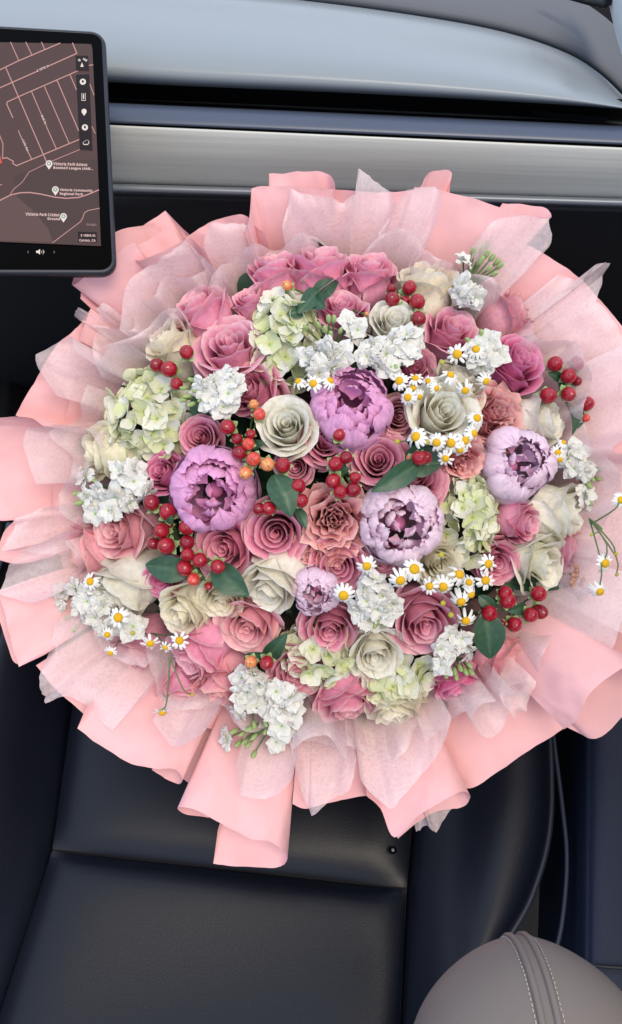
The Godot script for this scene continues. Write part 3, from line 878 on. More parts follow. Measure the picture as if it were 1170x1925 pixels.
func peony(x, y, size, tx, ty, outer: Color, inner: Color, heart: Color, closed: float, label: String, dz := 0.0):
	var d: float = dome(x, y) + dz
	var rad: float = px(size * d) * 0.505
	var n := facing(tx, ty)
	var o := thing("peony", label, "peony", P(x, y, d) - n * rad * 1.75, frame(n, rng.randf() * TAU), "peonies in the bouquet")
	obj("heart", ball(), M.peony_heart, o, Transform3D(Basis.from_scale(Vector3(rad * 0.2, rad * 0.2, rad * 0.2)), Vector3(0, rad * 0.9, 0)))
	var count := 52
	for k in count:
		var q := float(k) / (count - 1)
		var guard := q > 0.66
		var g := (q - 0.66) / 0.34
		var ang := k * 2.39996 + rng.randf() * 0.5
		var rk := rad * (lerpf(0.17, 0.50, pow(q / 0.66, 0.6)) + rng.randf_range(-0.03, 0.06)) if not guard else rad * lerpf(0.84, 1.03, g)
		var spread := 0.50 * sqrt(q / 0.66) * rad
		var move := Vector3(cos(ang) * spread, rad * (0.66 - 0.46 * q) + rng.randf_range(-0.06, 0.10) * rad, sin(ang) * spread) if not guard else Vector3.ZERO
		var phi := rng.randf_range(2.1, 2.9) if not guard else 1.85 + 0.62 * closed + rng.randf_range(-0.2, 0.2) - 0.3 * g
		var half := rng.randf_range(0.55, 1.05) if not guard else rng.randf_range(0.62, 0.95)
		var ruf := 0.26 * rk if not guard else 0.10 * rad
		var fine := 0.22 if not guard else 0.08
		var turn := Basis(Vector3(sin(ang), 0, -cos(ang)), -0.55 * q if not guard else 0.0)
		var sd := rng.randf() * 60.0
		var shape := func(s, t):
			var u: float = s * 2.0 - 1.0
			var notch: float = 0.06 * exp(-pow(u * 5.0, 2.0)) if int(sd) % 2 == 0 else 0.0
			var reach: float = phi * (1.0 - 0.20 * pow(absf(u), 2.5) - notch) * (1.0 + 0.10 * noise.get_noise_2d(u * (1.0 if guard else 1.7) + sd, 7.0))
			var f: float = lerpf(0.15, reach, t)
			var lateral: float = ang + half * u * (0.6 + 0.55 * sin(minf(t * 1.1, 1.0) * PI * 0.6))
			var wob: float = noise.get_noise_2d(u * (1.2 if guard else 1.8) + sd, t * 1.6) + fine * noise.get_noise_2d(u * 4.5 + sd, t * 3.0 + 9.0)
			var rr: float = rk + ruf * wob * t * t
			var p := Vector3(sin(f) * rr * cos(lateral), -cos(f) * rr, sin(f) * rr * sin(lateral))
			return turn * p + move + Vector3(0, rad * 0.95, 0)
		var mixed: float = rng.randf()
		var c1: Color = lin(outer.lerp(inner, 0.5 * mixed if not guard else 0.15 * mixed))
		var c0: Color = lin(inner.lerp(heart, 0.22 * smoothstep(0.3, 0.0, q) + 0.2 * mixed * mixed) if not guard else outer)
		var tint := rng.randf_range(0.94, 1.03)
		var paint := func(s, t):
			var vein: float = 0.5 + 0.5 * noise.get_noise_2d((s - 0.5) * 22.0 + sd, t * 2.0)
			var c: Color = c0.lerp(c1, smoothstep(0.20, 0.55, t + 0.3 * (vein - 0.5)))
			var m: float = tint * (0.95 + 0.07 * vein)
			return Color(c.r * m, c.g * m, c.b * m)
		obj("guard_petal" if guard else "petal", sheet(14, 11, shape, paint), M.peony, o)
	stem_to_hand(o, o.position, 0.003)

func flat_petal(key: String, v: int) -> ArrayMesh:   # base at the origin, length 1 along x, opening upwards
	var name_ := key + str(v)
	if shared.has(name_):
		return shared[name_]
	var r := RandomNumberGenerator.new()
	r.seed = 100 + v * 7 + key.length()
	var sd := r.randf() * 40.0
	var wide: float = {"hydrangea": 0.52, "stock": 0.42, "sepal": 0.3}[key] * r.randf_range(0.9, 1.1)
	var wave: float = {"hydrangea": 0.10, "stock": 0.28, "sepal": 0.05}[key]
	var cup: float = {"hydrangea": 0.22, "stock": -0.25, "sepal": -0.2}[key] * r.randf_range(0.6, 1.4)
	var c0: Color = {"hydrangea": Color8(216, 226, 152), "stock": Color8(222, 232, 204), "sepal": Color8(130, 160, 100)}[key]
	var c1: Color = {"hydrangea": [Color8(246, 245, 228), Color8(240, 242, 214), Color8(248, 247, 238), Color8(232, 237, 194)][v % 4], "stock": Color8(240, 239, 234), "sepal": Color8(150, 178, 120)}[key]
	c0 = lin(c0)
	c1 = lin(c1)
	var m := sheet(6, 6, func(s, t):
		var u: float = s * 2.0 - 1.0
		var half: float = wide * pow(sin(PI * minf(0.06 + t * 0.80, 1.0)), 0.75) * (1.0 if t < 0.999 else 0.92)
		var x: float = t * (1.0 - 0.16 * u * u * t) + 0.03 * noise.get_noise_2d(u * 3.0 + sd, 1.0) * t
		var y: float = cup * t * t + 0.22 * u * u * half * (1.0 if key != "stock" else -0.3) + wave * noise.get_noise_2d(u * 2.2 + sd, t * 1.8) * t
		return Vector3(x, y, half * u),
		func(s, t):
			var g: float = 0.96 + 0.07 * noise.get_noise_2d(s * 6.0 + sd, t * 6.0)
			var c: Color = c0.lerp(c1, smoothstep(0.0, 0.42, t))
			return Color(c.r * g, c.g * g, c.b * g))
	shared[name_] = m
	return m

func floret(parent: Node3D, key: String, called: String, at: Vector3, n: Vector3, size: float, petals: int, tilt: float, rings := 1):
	var b := frame_local(n, rng.randf() * TAU)
	var eye := obj(called, ball(), M.green_bud, parent, Transform3D(b.scaled(Vector3.ONE), at))
	eye.transform.basis = b * Basis.from_scale(Vector3.ONE * size * 0.055)
	var inv := 1.0 / (size * 0.055)
	for ring in rings:
		for i in petals:
			var a := (i + 0.5 * ring) * TAU / petals + rng.randf_range(-0.15, 0.15)
			var e := tilt + rng.randf_range(-0.32, 0.36) + ring * 0.55
			var t := Basis(Vector3.UP, a) * Basis(Vector3.BACK, e) * Basis(Vector3.RIGHT, rng.randf_range(-0.25, 0.25))
			obj("petal", flat_petal(key, rng.randi() % 8), M.hydrangea if key == "hydrangea" else M.stock, eye, Transform3D(t * Basis.from_scale(Vector3.ONE * size * inv * rng.randf_range(0.44, 0.62) * (1.0 - 0.25 * ring)), Vector3.ZERO))

func frame_local(n: Vector3, spin: float) -> Basis:
	var a := n.cross(Vector3(0.3, 0.2, 0.93) if absf(n.z) < 0.9 else Vector3.RIGHT).normalized()
	return Basis(a, n, a.cross(n)).orthonormalized() * Basis(Vector3.UP, spin)

func hydrangea(x, y, sx, sy, tx, ty, size: float, label: String, dz := 0.0):
	var d: float = dome(x, y) + dz
	var n := facing(tx, ty)
	var rx: float = px(sx * d)
	var ry: float = px(sy * d)
	var deep := minf(rx, ry) * 0.95
	var back := P(x, y, d) - n * deep
	var o := thing("hydrangea", label, "hydrangea", back, Basis.IDENTITY, "hydrangea heads in the bouquet")
	var fl: float = px(size * 1.22 * d)
	var count := int(25.0 * (rx * ry) / (fl * fl))
	for i in count:
		var h := 1.0 - (i + 0.5) / count * 1.25
		var a := i * 2.39996
		var k := sqrt(maxf(0.0, 1.0 - h * h))
		var side := Vector3(cos(a) * k, sin(a) * k, h)
		var spot := R * side.x * rx + U * side.y * ry - F * side.z * deep
		spot *= rng.randf_range(0.84, 1.06)
		var dir := (R * side.x / rx + U * side.y / ry - F * side.z / deep).normalized()
		dir = (dir + Vector3(rng.randf_range(-1, 1), rng.randf_range(-1, 1), rng.randf_range(-1, 1)) * 0.5).normalized()
		floret(o, "hydrangea", "floret", spot, dir, fl, 4, 0.18)
	stem_to_hand(o, back, 0.003)

func stock(spots: Array, size: float, buds: Array, label: String, dz := -0.012):   # spots and buds: pixels
	var cx := 0.0
	var cy := 0.0
	for q in spots:
		cx += q.x / spots.size()
		cy += q.y / spots.size()
	var dc: float = dome(cx, cy) + dz
	var root := P(cx, cy, dc + 0.03)
	var o := thing("stock_flower", label, "stock flower", root, Basis.IDENTITY, "white stock flowers in the bouquet")
	for q in spots:
		var off := Vector2(q.x - cx, q.y - cy) / 75.0
		var at := P(q.x, q.y, dome(q.x, q.y) + dz + off.length() * 0.006 + rng.randf_range(-0.003, 0.003)) - root
		var n := facing(clampf(off.x * 0.6 + rng.randf_range(-0.6, 0.6), -0.8, 0.8), clampf(off.y * 0.6 + rng.randf_range(-0.6, 0.6), -0.8, 0.8))
		floret(o, "stock", "blossom", at, n, px(size * 1.15 * dc) * rng.randf_range(0.85, 1.2), 5, 0.15, 2)
		obj("stalk", tube([Vector3.ZERO, at * 0.5 + F * 0.004, at + F * 0.002], 0.0011, 0.0008, 5, 4), M.stem, o)
	for q in buds:
		var off := Vector2(q.x - cx, q.y - cy)
		var at := P(q.x, q.y, dome(q.x, q.y) + dz + 0.002) - root
		var dirp := off.normalized()
		var long := facing(clampf(dirp.x * 0.75, -0.8, 0.8), clampf(dirp.y * 0.75, -0.8, 0.8))
		var s := px(dc) * rng.randf_range(5.5, 7.5)
		var bd := obj("bud", ball(), M.green_bud, o, Transform3D(frame_local(long, 0.0) * Basis.from_scale(Vector3(s * 0.72, s * 1.45, s * 0.72)), at))
		for i in 3:
			obj("sepal", flat_petal("sepal", i), M.leaf, bd, Transform3D(Basis(Vector3.UP, i * TAU / 3 + q.x) * Basis(Vector3.BACK, 1.15) * Basis.from_scale(Vector3(2.0, 1.6, 1.6)), Vector3(0, -0.95, 0)))
		obj("stalk", tube([Vector3.ZERO, at * 0.55 + F * 0.003, at - long * s], 0.0012, 0.0008, 5, 4), M.stem, o)
	stem_to_hand(o, root, 0.002)

func leaf(o: Node3D, a: Vector2, b: Vector2, width: float, dz: float, bend: float, roll: float, dark := 1.0):   # from a to b in pixels
	var d0: float = dome(a.x, a.y) + dz
	var d1: float = dome(b.x, b.y) + dz - 0.006
	var p0 := P(a.x, a.y, d0) - o.position
	var p1 := P(b.x, b.y, d1) - o.position
	var ax := p1 - p0
	var side := ax.cross(-F).normalized()
	var up := side.cross(ax).normalized()
	if up.dot(-F) < 0:
		up = -up
	side = side * cos(roll) + up * sin(roll)
	up = side.cross(ax.normalized())
	if up.dot(-F) < 0:
		up = -up
	var wd: float = px(width * d0) * 0.5
	var sd := rng.randf() * 30.0
	var c0 := Color8(50, 82, 62).srgb_to_linear()
	var c1 := Color8(78, 108, 80).srgb_to_linear()
	obj("leaf", sheet(8, 12, func(s, t):
		var u: float = s * 2.0 - 1.0
		var half: float = wd * pow(sin(PI * pow(clampf(t * 0.97 + 0.015, 0, 1), 0.8)), 0.8)
		return p0 + ax * t + side * u * half + up * (bend * sin(PI * t) * ax.length() + absf(u) * half * 0.28 + 0.06 * wd * noise.get_noise_2d(u * 2.0 + sd, t * 4.0)),
		func(s, t):
			var u: float = absf(s * 2.0 - 1.0)
			var rib: float = smoothstep(0.12, 0.0, u) * 0.6 + 0.25 * smoothstep(0.7, 1.0, absf(sin((t * 9.0 - u * 2.0) * PI)))
			var c: Color = c0.lerp(c1, rib)
			var g: float = dark * (0.95 + 0.15 * noise.get_noise_2d(s * 5.0 + sd, t * 7.0))
			return Color(c.r * g, c.g * g, c.b * g)), M.leaf, o)

func berry_mesh(v: int) -> ArrayMesh:
	var key := "berry" + str(v)
	if shared.has(key):
		return shared[key]
	var c0: Color = lin([Color8(146, 20, 38), Color8(128, 16, 34), Color8(200, 54, 56), Color8(222, 120, 80)][v])
	var c1: Color = lin([Color8(172, 38, 52), Color8(150, 28, 46), Color8(226, 120, 84), Color8(216, 196, 110)][v])
	shared[key] = sheet(16, 12, func(s, t):
		var f: float = PI * t
		var r: float = sin(f) * (1.0 + 0.02 * cos(3.0 * TAU * s))
		return Vector3(cos(TAU * s) * r, cos(f) * 1.08 + 0.10 * exp(-f * f * 30.0), sin(TAU * s) * r),
		func(s, t):
			var blot: float = noise.get_noise_2d(cos(TAU * s) * 1.4 + v * 9.0, t * 2.2 + sin(TAU * s)) * 0.5 + 0.5
			var c: Color = c0.lerp(c1, smoothstep(0.35, 0.85, blot))
			if t < 0.035:
				c = Color(0.10, 0.03, 0.02)
			return c, true)
	return shared[key]

func calyx_mesh() -> ArrayMesh:
	if not shared.has("calyx"):
		var parts: Array = []
		for i in 5:
			parts.append([flat_petal("sepal", i), Transform3D(Basis(Vector3.UP, i * TAU / 5) * Basis(Vector3.BACK, 0.25) * Basis.from_scale(Vector3(1.25, 1.2, 1.5)), Vector3(0, -1.0, 0))])
		shared["calyx"] = join(parts)
	return shared["calyx"]

func berries(list: Array, leaves: Array, label: String, dz := -0.016):   # list: x, y, radius, colour
	var c := Vector2.ZERO
	for q in list:
		c += Vector2(q[0], q[1]) / list.size()
	var root := P(c.x, c.y, dome(c.x, c.y) + 0.03)
	var o := thing("berry_sprig", label, "berry sprig", root, Basis.IDENTITY, "red berry sprigs in the bouquet")
	for q in list:
		var d: float = dome(q[0], q[1]) + dz + rng.randf_range(-0.003, 0.004) + (0.006 if q[2] < 11 else 0.0)
		var at := P(q[0], q[1], d) - root
		var off := (Vector2(q[0], q[1]) - c) / 90.0
		var n := facing(clampf(off.x * 0.5 + rng.randf_range(-0.3, 0.3), -0.8, 0.8), clampf(off.y * 0.5 + rng.randf_range(-0.35, 0.3), -0.8, 0.8))
		var r: float = px(q[2] * d) * rng.randf_range(0.92, 1.06)
		var b := obj("berry", berry_mesh(q[3]), M.berry, o, Transform3D(frame_local(n, rng.randf() * TAU) * Basis.from_scale(Vector3(r, r * rng.randf_range(0.98, 1.16), r)), at))
		obj("calyx", calyx_mesh(), M.leaf, b)
		obj("stalk", tube([Vector3(0, 0, 0.0), at * 0.5 + F * 0.006, at - n * r], 0.0011, 0.0009, 5, 4), M.stem, o)
	for l in leaves:
		leaf(o, l[0], l[1], l[2], l[3], l[4], l[5])
	stem_to_hand(o, root, 0.002)

func ray_petals(v: int) -> ArrayMesh:
	var key := "rays" + str(v)
	if shared.has(key):
		return shared[key]
	var parts: Array = []
	var r := RandomNumberGenerator.new()
	r.seed = 40 + v
	var n := 12 + v % 3
	for i in n:
		if r.randf() < 0.07:
			continue
		var long := r.randf_range(0.52, 0.66)
		var droop := r.randf_range(-0.5, 0.14) - 0.12 * v
		var m := sheet(4, 4, func(s, t):
			var u: float = s * 2.0 - 1.0
			var half: float = 0.155 * pow(sin(PI * (0.12 + t * 0.74)), 0.6)
			return Vector3(0.34 + t * long, droop * t * t + 0.04 - 0.10 * u * u * t, half * u))
		parts.append([m, Transform3D(Basis(Vector3.UP, i * TAU / n + r.randf_range(-0.12, 0.12)), Vector3.ZERO)])
	shared[key] = join(parts)
	return shared[key]

func chamomile(list: Array, label: String, dz := -0.024, foot := Vector2(-1, -1), foot_dz := 0.03):   # list: x, y, radius, tilt x, tilt y, kind (0 flower, 1 green bud)
	var c := Vector2.ZERO
	for q in list:
		c += Vector2(q[0], q[1]) / list.size()
	if foot.x >= 0:
		c = foot
	var root := P(c.x, c.y, dome(c.x, c.y) + foot_dz)
	var o := thing("chamomile_sprig", label, "chamomile", root, Basis.IDENTITY, "chamomile sprigs in the bouquet")
	for q in list:
		var d: float = dome(q[0], q[1]) + dz + rng.randf_range(-0.003, 0.003)
		var at := P(q[0], q[1], d) - root
		var n := facing(clampf(q[3] + rng.randf_range(-0.38, 0.38), -0.97, 0.97), clampf(q[4] + rng.randf_range(-0.38, 0.38), -0.97, 0.97))
		var r: float = px(q[2] * d)
		var b := frame_local(n, rng.randf() * TAU)
		var green: bool = q[5] == 1
		if not shared.has("head"):
			shared["head"] = sheet(12, 8, func(s, t):
				var f: float = PI * 0.62 * t
				var k: float = 1.0 + 0.05 * sin(s * TAU * 9.0 + t * 22.0)
				return Vector3(sin(f) * cos(TAU * s) * 0.42 * k, 0.02 + cos(f) * 0.34 * k, sin(f) * sin(TAU * s) * 0.42 * k), null, true)
		var hd := obj("flower_head", shared["head"], M.green_disc if green else M.disc, o, Transform3D(b * Basis.from_scale(Vector3.ONE * r * (1.6 if green else 1.0)), at))
		if not green:
			obj("petals", ray_petals(rng.randi() % 5), M.daisy, hd).set_meta("kind", "stuff")
		obj("cup", ball(), M.green_bud, hd, Transform3D(Basis.from_scale(Vector3(0.34, 0.2, 0.34)), Vector3(0, -0.1, 0)))
		obj("stalk", tube([Vector3.ZERO, at * 0.55 + (n * 0.012 if foot.x >= 0 else F * 0.004 - n * 0.008), at - n * r * 0.25], 0.0008, 0.0006, 5, 6), M.stem, o)
	if foot.x < 0:
		stem_to_hand(o, root, 0.0012)

func V2(x, y) -> Vector2:
	return Vector2(x, y)

func flowers():
	# leaves packed between the stems, seen only through the gaps
	var st: Array = []
	var lm := sheet(4, 6, func(s, t): return Vector3((s - 0.5) * 0.6 * sin(PI * clampf(t, 0.02, 0.98)), 0.12 * sin(PI * t) + absf(s - 0.5) * 0.12, t), func(s, t): return Color(0.032, 0.08, 0.046))
	for i in 420:
		var a := i * 2.39996
		var k := sqrt(float(i) / 420.0)
		var x := 600 + cos(a) * 430.0 * k
		var y := 925 + sin(a) * 430.0 * k
		var b := Basis.from_euler(Vector3(rng.randf_range(-1.2, 1.2), rng.randf() * TAU, rng.randf_range(-1.2, 1.2)))
		st.append([lm, Transform3D(b * Basis.from_scale(Vector3.ONE * rng.randf_range(0.03, 0.05)), P(x, y, dome(x, y) + rng.randf_range(0.05, 0.085)) - apex)])
	var fo := obj("rose_foliage", join(st), M.leaf, self)
	fo.position = apex
	fo.set_meta("kind", "stuff")
	fo.set_meta("label", "dark green rose leaves packed between the stems in the gaps")
	fo.set_meta("category", "foliage")

	for q in [
		[514, 489, 80, -.08, -.55, "P", "dusty pink rose, first of the three roses along the upper paper", 0.0, .6],
		[604, 478, 100, 0, -.6, "P", "wide dusty pink rose, middle of the three roses along the upper paper", 0.0, .8],
		[699, 492, 78, .02, -.5, "P", "dusty pink rose at the upper paper, left of the tall cream rose", 0.0, .6],
		[470, 552, 66, -.25, -.45, "P", "small pink rose half hidden behind the upper hydrangea's left side", 0.006, .5],
		[645, 568, 74, -.05, -.45, "P", "pink rose right of the dark ivy like leaves, above the white stock", 0.0, .8],
		[746, 598, 74, 0, -.25, "W", "small ivory rose above the right white stock, beside the topmost berries", -0.008, .9],
		[805, 508, 88, -.05, -.78, "K", "tall cream rose seen from its side against the upper paper", 0.004, .7],
		[858, 612, 86, .12, -.3, "P", "pink rose left of the chamomile and right of the topmost berries", 0.0, .9],
		[984, 576, 74, .74, -.42, "C", "pink rose lying on its side towards the upper right paper", 0.006, .7],
		[982, 672, 96, .18, -.25, "M", "bright magenta pink rose at the upper right beside the red berries", -0.004, .6],
		[784, 686, 66, .05, -.05, "D", "coral pink rose under the right white stock", 0.002, .6],
		[864, 705, 88, .15, -.6, "K", "cream rose veiled by chamomile flowers at the upper right", 0.004, .6],
		[840, 770, 98, .05, -.1, "W", "large ivory rose framed by chamomile flowers, right of the upper peony", -0.012, .95],
		[752, 783, 66, 0, .15, "C", "small coral rose tucked between upper peony and ivory rose", 0.004, .6],
		[940, 772, 92, .1, -.1, "G", "ruffled coral spray rose below the magenta rose", 0.002, .8],
		[872, 872, 68, .05, .35, "G", "pleated pink spray rose below the chamomile row, left of the lilac peony", 0.004, .8],
		[362, 563, 92, -.35, -.45, "P", "large dusty pink rose at the upper left against the tissue", 0.0, .7],
		[430, 640, 108, -.05, -.35, "P", "large bright pink rose with flared petals at the upper left", -0.004, 1.0],
		[302, 630, 78, -.45, -.35, "K", "cream rose under the tissue veil at the upper left", 0.004, .8],
		[462, 725, 82, -.35, -.15, "D", "dusty rose beside the left white stock, below the bright pink rose", 0.004, .9],
		[538, 795, 82, -.05, -.15, "W", "ivory rose with a warm heart in the centre left above the berries", -0.006, .8],
		[615, 830, 76, .1, 0, "D", "dusty pink rose right of the ivory rose with the warm heart", 0.004, .8],
		[556, 878, 60, -.1, .15, "P", "small pink rose under the ivory rose with the warm heart", 0.012, .8],
		[712, 862, 78, -.12, -.1, "D", "dusty pink rose with curled outer petal left of the large green leaf", 0.004, 1.0],
		[784, 893, 88, 0, -.3, "D", "dusky rose with many rings half behind the pale central peony", 0.006, .7],
		[168, 850, 78, -.76, .1, "K", "cream rose facing the left paper under the round hydrangea", 0.004, .6],
		[374, 820, 62, 0, 0, "D", "small dusky coral rose between round hydrangea and orchid peony", 0.006, .8],
		[300, 884, 68, -.2, -.2, "M", "mauve pink rose mostly hidden between hydrangea and orchid peony", 0.008, .7],
		[208, 1000, 90, -.3, .05, "C", "light coral rose with swirled heart at the left below white stock", 0.0, .9],
		[142, 1042, 92, -.72, .15, "C", "salmon rose seen from its side against the left paper", 0.006, .7],
		[208, 1128, 96, -.5, .5, "W", "large ivory rose facing down left beside the lower left stock", 0.0, .6],
		[304, 1096, 62, 0, .3, "M", "deep pink rose under the pointed leaf at the lower left", 0.006, .8],
		[333, 1160, 76, -.3, .3, "K", "ivory cream rose above the chamomile flower at the lower left", -0.002, .6],
		[414, 1135, 68, 0, .42, "K", "small cream rose under the lower left leaf tip", 0.004, .7],
		[415, 1034, 96, -.2, .1, "D", "dusty pink rose with layered outer petals below the orchid peony", 0.0, 1.0],
		[518, 1004, 96, 0, .08, "D", "open dusty rose with perfect rings right of layered rose, under a leaf", -0.002, .9],
		[500, 1118, 88, -.3, .5, "W", "ivory rose facing down left in the lower centre, left of the small peony", -0.002, .6],
		[637, 1066, 86, 0, .05, "D", "deep dusty rose with perfect rings above the small peony", -0.002, .8],
		[620, 1190, 88, -.05, .25, "D", "dusty rose below the small peony, above the green hydrangea", 0.0, .8],
		[627, 978, 104, 0, 0, "G", "ruffled coral spray rose in the centre left of the pale peony", 0.0, .9],
		[584, 1045, 54, -.15, .1, "G", "small ruffled coral spray rose between two dusty ringed roses", 0.006, .9],
		[462, 1186, 92, -.1, .3, "C", "coral pink rose with rippled petals at the lower centre left", 0.0, 1.0],
		[720, 1052, 60, -.05, .2, "D", "dark dusty rose peeping out below the pale central peony", 0.008, .7],
		[829, 1064, 66, .1, .2, "K", "cream rose between pale central peony and chamomile patch", 0.006, .8],
		[937, 1058, 70, -.05, .1, "D", "dusky rose right of the chamomile pair", 0.004, .7],
		[998, 986, 66, .42, .1, "P", "pale pink rose with small tight heart lying towards the right", -0.002, .5],
		[1082, 968, 90, .62, .08, "W", "large ivory rose facing right beside the trailing chamomile", 0.0, .6],
		[1034, 1068, 84, .35, .2, "W", "open ivory rose with pointed petals above the lower right berries", -0.004, 1.0],
		[1082, 1036, 74, .72, .12, "P", "dusky pink rose lying under two ivory roses at the right", 0.008, .6],
		[1042, 790, 76, .5, .02, "W", "ivory rose wrapped by a dark leaf at the right under the berries", 0.0, .5],
		[803, 1180, 104, .02, .22, "P", "large pink rose with scalloped rings at the lower right below chamomile", -0.006, .8],
		[860, 1302, 74, .02, .65, "M", "magenta rose at the lower right rim, hanging over the tissue", 0.0, .8],
		[962, 1254, 86, .6, .4, "C", "coral pink rose with ragged rim under the lower right tissue", 0.008, .8],
		[706, 1238, 80, 0, .25, "W", "ivory rose between the two lower hydrangeas", 0.0, .9],
		[738, 1348, 84, -.1, .72, "K", "cream rose under the lowest hydrangea at the rim", 0.006, .8],
		[558, 1270, 86, 0, .25, "D", "dusty rose at the bottom right of the lowest stock's white blossoms", 0.0, .8],
		[654, 1338, 94, .12, .55, "P", "pink rose at the bottom rim under the green hydrangea", 0.0, .9],
		[408, 1308, 92, -.2, .72, "C", "salmon rose seen from its side at the bottom rim left of the lowest stock", 0.006, .9],
		[352, 1242, 94, -.45, .45, "P", "large pink rose lying down left with a long smooth flank", -0.004, .6],
		[240, 1238, 74, -.35, .55, "P", "dusty pink rose at the lower left rim under the chamomile", 0.004, .6],
		[345, 1318, 74, .1, .85, "P", "pink rose pointing down behind the drooping chamomile stalk", 0.010, .7],
	]:
		rose(q[0], q[1], q[2], q[3], q[4], q[5], q[6], q[7], q[8])

	var orchid := Color8(244, 182, 226)
	var pink := Color8(240, 172, 218)
	var heart := Color8(214, 84, 150)
	var pale := Color8(251, 224, 240)
	peony(660, 748, 165, .0, -.35, orchid, pink, heart, 0.05, "orchid pink peony opening upwards in the upper middle", -0.014)
	peony(400, 922, 172, .05, .05, Color8(243, 180, 226), Color8(243, 176, 220), Color8(236, 146, 204), 0.45, "large ruffled orchid pink peony at the left", -0.016)
	peony(758, 984, 172, .05, .0, pale, Color8(248, 222, 242), heart, 0.3, "pale pink peony with an open magenta centre in the middle right", -0.016)
	peony(984, 866, 150, .15, -.1, Color8(249, 224, 243), Color8(247, 212, 240), heart, 0.75, "round pale lilac peony bud at the right", -0.014)
	peony(592, 1116, 100, -.1, .2, pale, Color8(236, 200, 228), Color8(176, 44, 96), 0.1, "small crumpled lilac peony with wine red gaps at the lower centre", -0.012)

	hydrangea(272, 778, 88, 92, -.15, -.1, 44, "large round pale green hydrangea head at the left", -0.006)
	hydrangea(530, 628, 58, 92, -.1, -.2, 46, "narrow pale green hydrangea head at the top, left of the white stock", -0.004)
	hydrangea(886, 972, 52, 80, .1, 0, 40, "pale green crinkled hydrangea right of the pale central peony", 0.0)
	hydrangea(602, 1246, 76, 58, -.05, .25, 42, "yellow green hydrangea at the bottom, under the dusty rose", -0.002)
	hydrangea(742, 1288, 70, 70, .05, .3, 48, "creamy green hydrangea lowest in the bouquet", -0.004)

	stock([V2(160, 895), V2(190, 925), V2(225, 885), V2(252, 905), V2(218, 935), V2(245, 945), V2(180, 965), V2(275, 925), V2(205, 960), V2(255, 880), V2(165, 935)], 44, [V2(150, 945), V2(146, 928), V2(180, 905)], "white stock blossoms at the left below the cream rose")
	stock([V2(400, 720), V2(425, 705), V2(430, 740), V2(400, 750), V2(420, 765), V2(385, 735), V2(440, 720)], 46, [V2(345, 730), V2(352, 745), V2(362, 715), V2(368, 735), V2(360, 760), V2(378, 752), V2(345, 752)], "white stock with green buds beside the round hydrangea", -0.018)
	stock([V2(590, 685), V2(610, 665), V2(630, 690), V2(600, 700), V2(640, 670), V2(620, 655), V2(658, 605), V2(672, 620), V2(580, 672)], 46, [V2(612, 620), V2(628, 600), V2(640, 622), V2(600, 612), V2(622, 630), V2(618, 600), V2(575, 615)], "white stock with upright green buds left of the small ivory rose", -0.02)
	stock([V2(700, 650), V2(725, 665), V2(710, 685), V2(735, 640), V2(750, 660), V2(765, 630), V2(780, 645), V2(690, 670), V2(770, 665), V2(735, 690)], 46, [V2(745, 690)], "cluster of white stock blossoms under the small ivory rose", -0.02)
	stock([V2(870, 535), V2(885, 548), V2(872, 562), V2(892, 560), V2(862, 552), V2(872, 488)], 40, [V2(895, 470), V2(907, 468), V2(915, 478), V2(925, 485), V2(935, 492), V2(940, 500), V2(888, 472), V2(920, 505), V2(930, 515), V2(905, 490), V2(915, 462)], "white stock spike with green buds standing against the upper right paper", -0.02)
	stock([V2(900, 650), V2(922, 680), V2(905, 690), V2(935, 665), V2(895, 672), V2(918, 640)], 40, [V2(905, 628), V2(928, 648), V2(880, 640)], "white stock blossoms mixed with chamomile left of the magenta rose", -0.016)
	stock([V2(1085, 850), V2(1100, 870), V2(1080, 880), V2(1070, 862), V2(1100, 890), V2(1102, 930)], 44, [V2(1122, 882), V2(1112, 900), V2(1125, 900), V2(1108, 912), V2(1110, 945)], "white stock at the right rim beside the round peony", -0.014)
	stock([V2(115, 1115), V2(140, 1105), V2(165, 1130), V2(180, 1160), V2(150, 1145), V2(195, 1140), V2(190, 1110), V2(110, 1135), V2(205, 1180), V2(250, 1178)], 46, [V2(98, 1150), V2(110, 1162), V2(120, 1172), V2(128, 1160), V2(142, 1182), V2(105, 1170)], "white stock reaching to the left paper beside the large ivory rose", -0.016)
	stock([V2(685, 1105), V2(705, 1090), V2(720, 1120), V2(690, 1130), V2(710, 1145), V2(675, 1150), V2(740, 1135), V2(690, 1165), V2(725, 1150)], 46, [V2(712, 1165), V2(722, 1172), V2(705, 1175), V2(728, 1160)], "white stock right of the small crumpled peony", -0.018)
	stock([V2(455, 1275), V2(475, 1265), V2(465, 1300), V2(485, 1290), V2(480, 1320), V2(455, 1310), V2(448, 1340)], 44, [V2(500, 1360), V2(478, 1362)], "left white stock at the bottom under the two berries", -0.018)
	stock([V2(520, 1300), V2(545, 1310), V2(530, 1330), V2(550, 1335), V2(515, 1340), V2(530, 1365), V2(550, 1365), V2(520, 1395), V2(425, 1390)], 46, [V2(455, 1380), V2(470, 1370), V2(440, 1375), V2(460, 1395), V2(478, 1385), V2(478, 1418), V2(448, 1398), V2(468, 1400), V2(500, 1375)], "lowest white stock with a feathery green bud tip over the paper", -0.02)
	stock([V2(850, 1195), V2(830, 1220), V2(845, 1225), V2(870, 1200), V2(862, 1215), V2(880, 1225), V2(830, 1250)], 40, [V2(845, 1255), V2(855, 1262), V2(865, 1255), V2(875, 1262), V2(882, 1250), V2(840, 1268), V2(858, 1272), V2(885, 1262)], "white stock with hanging green buds at the lower right rose", -0.02)

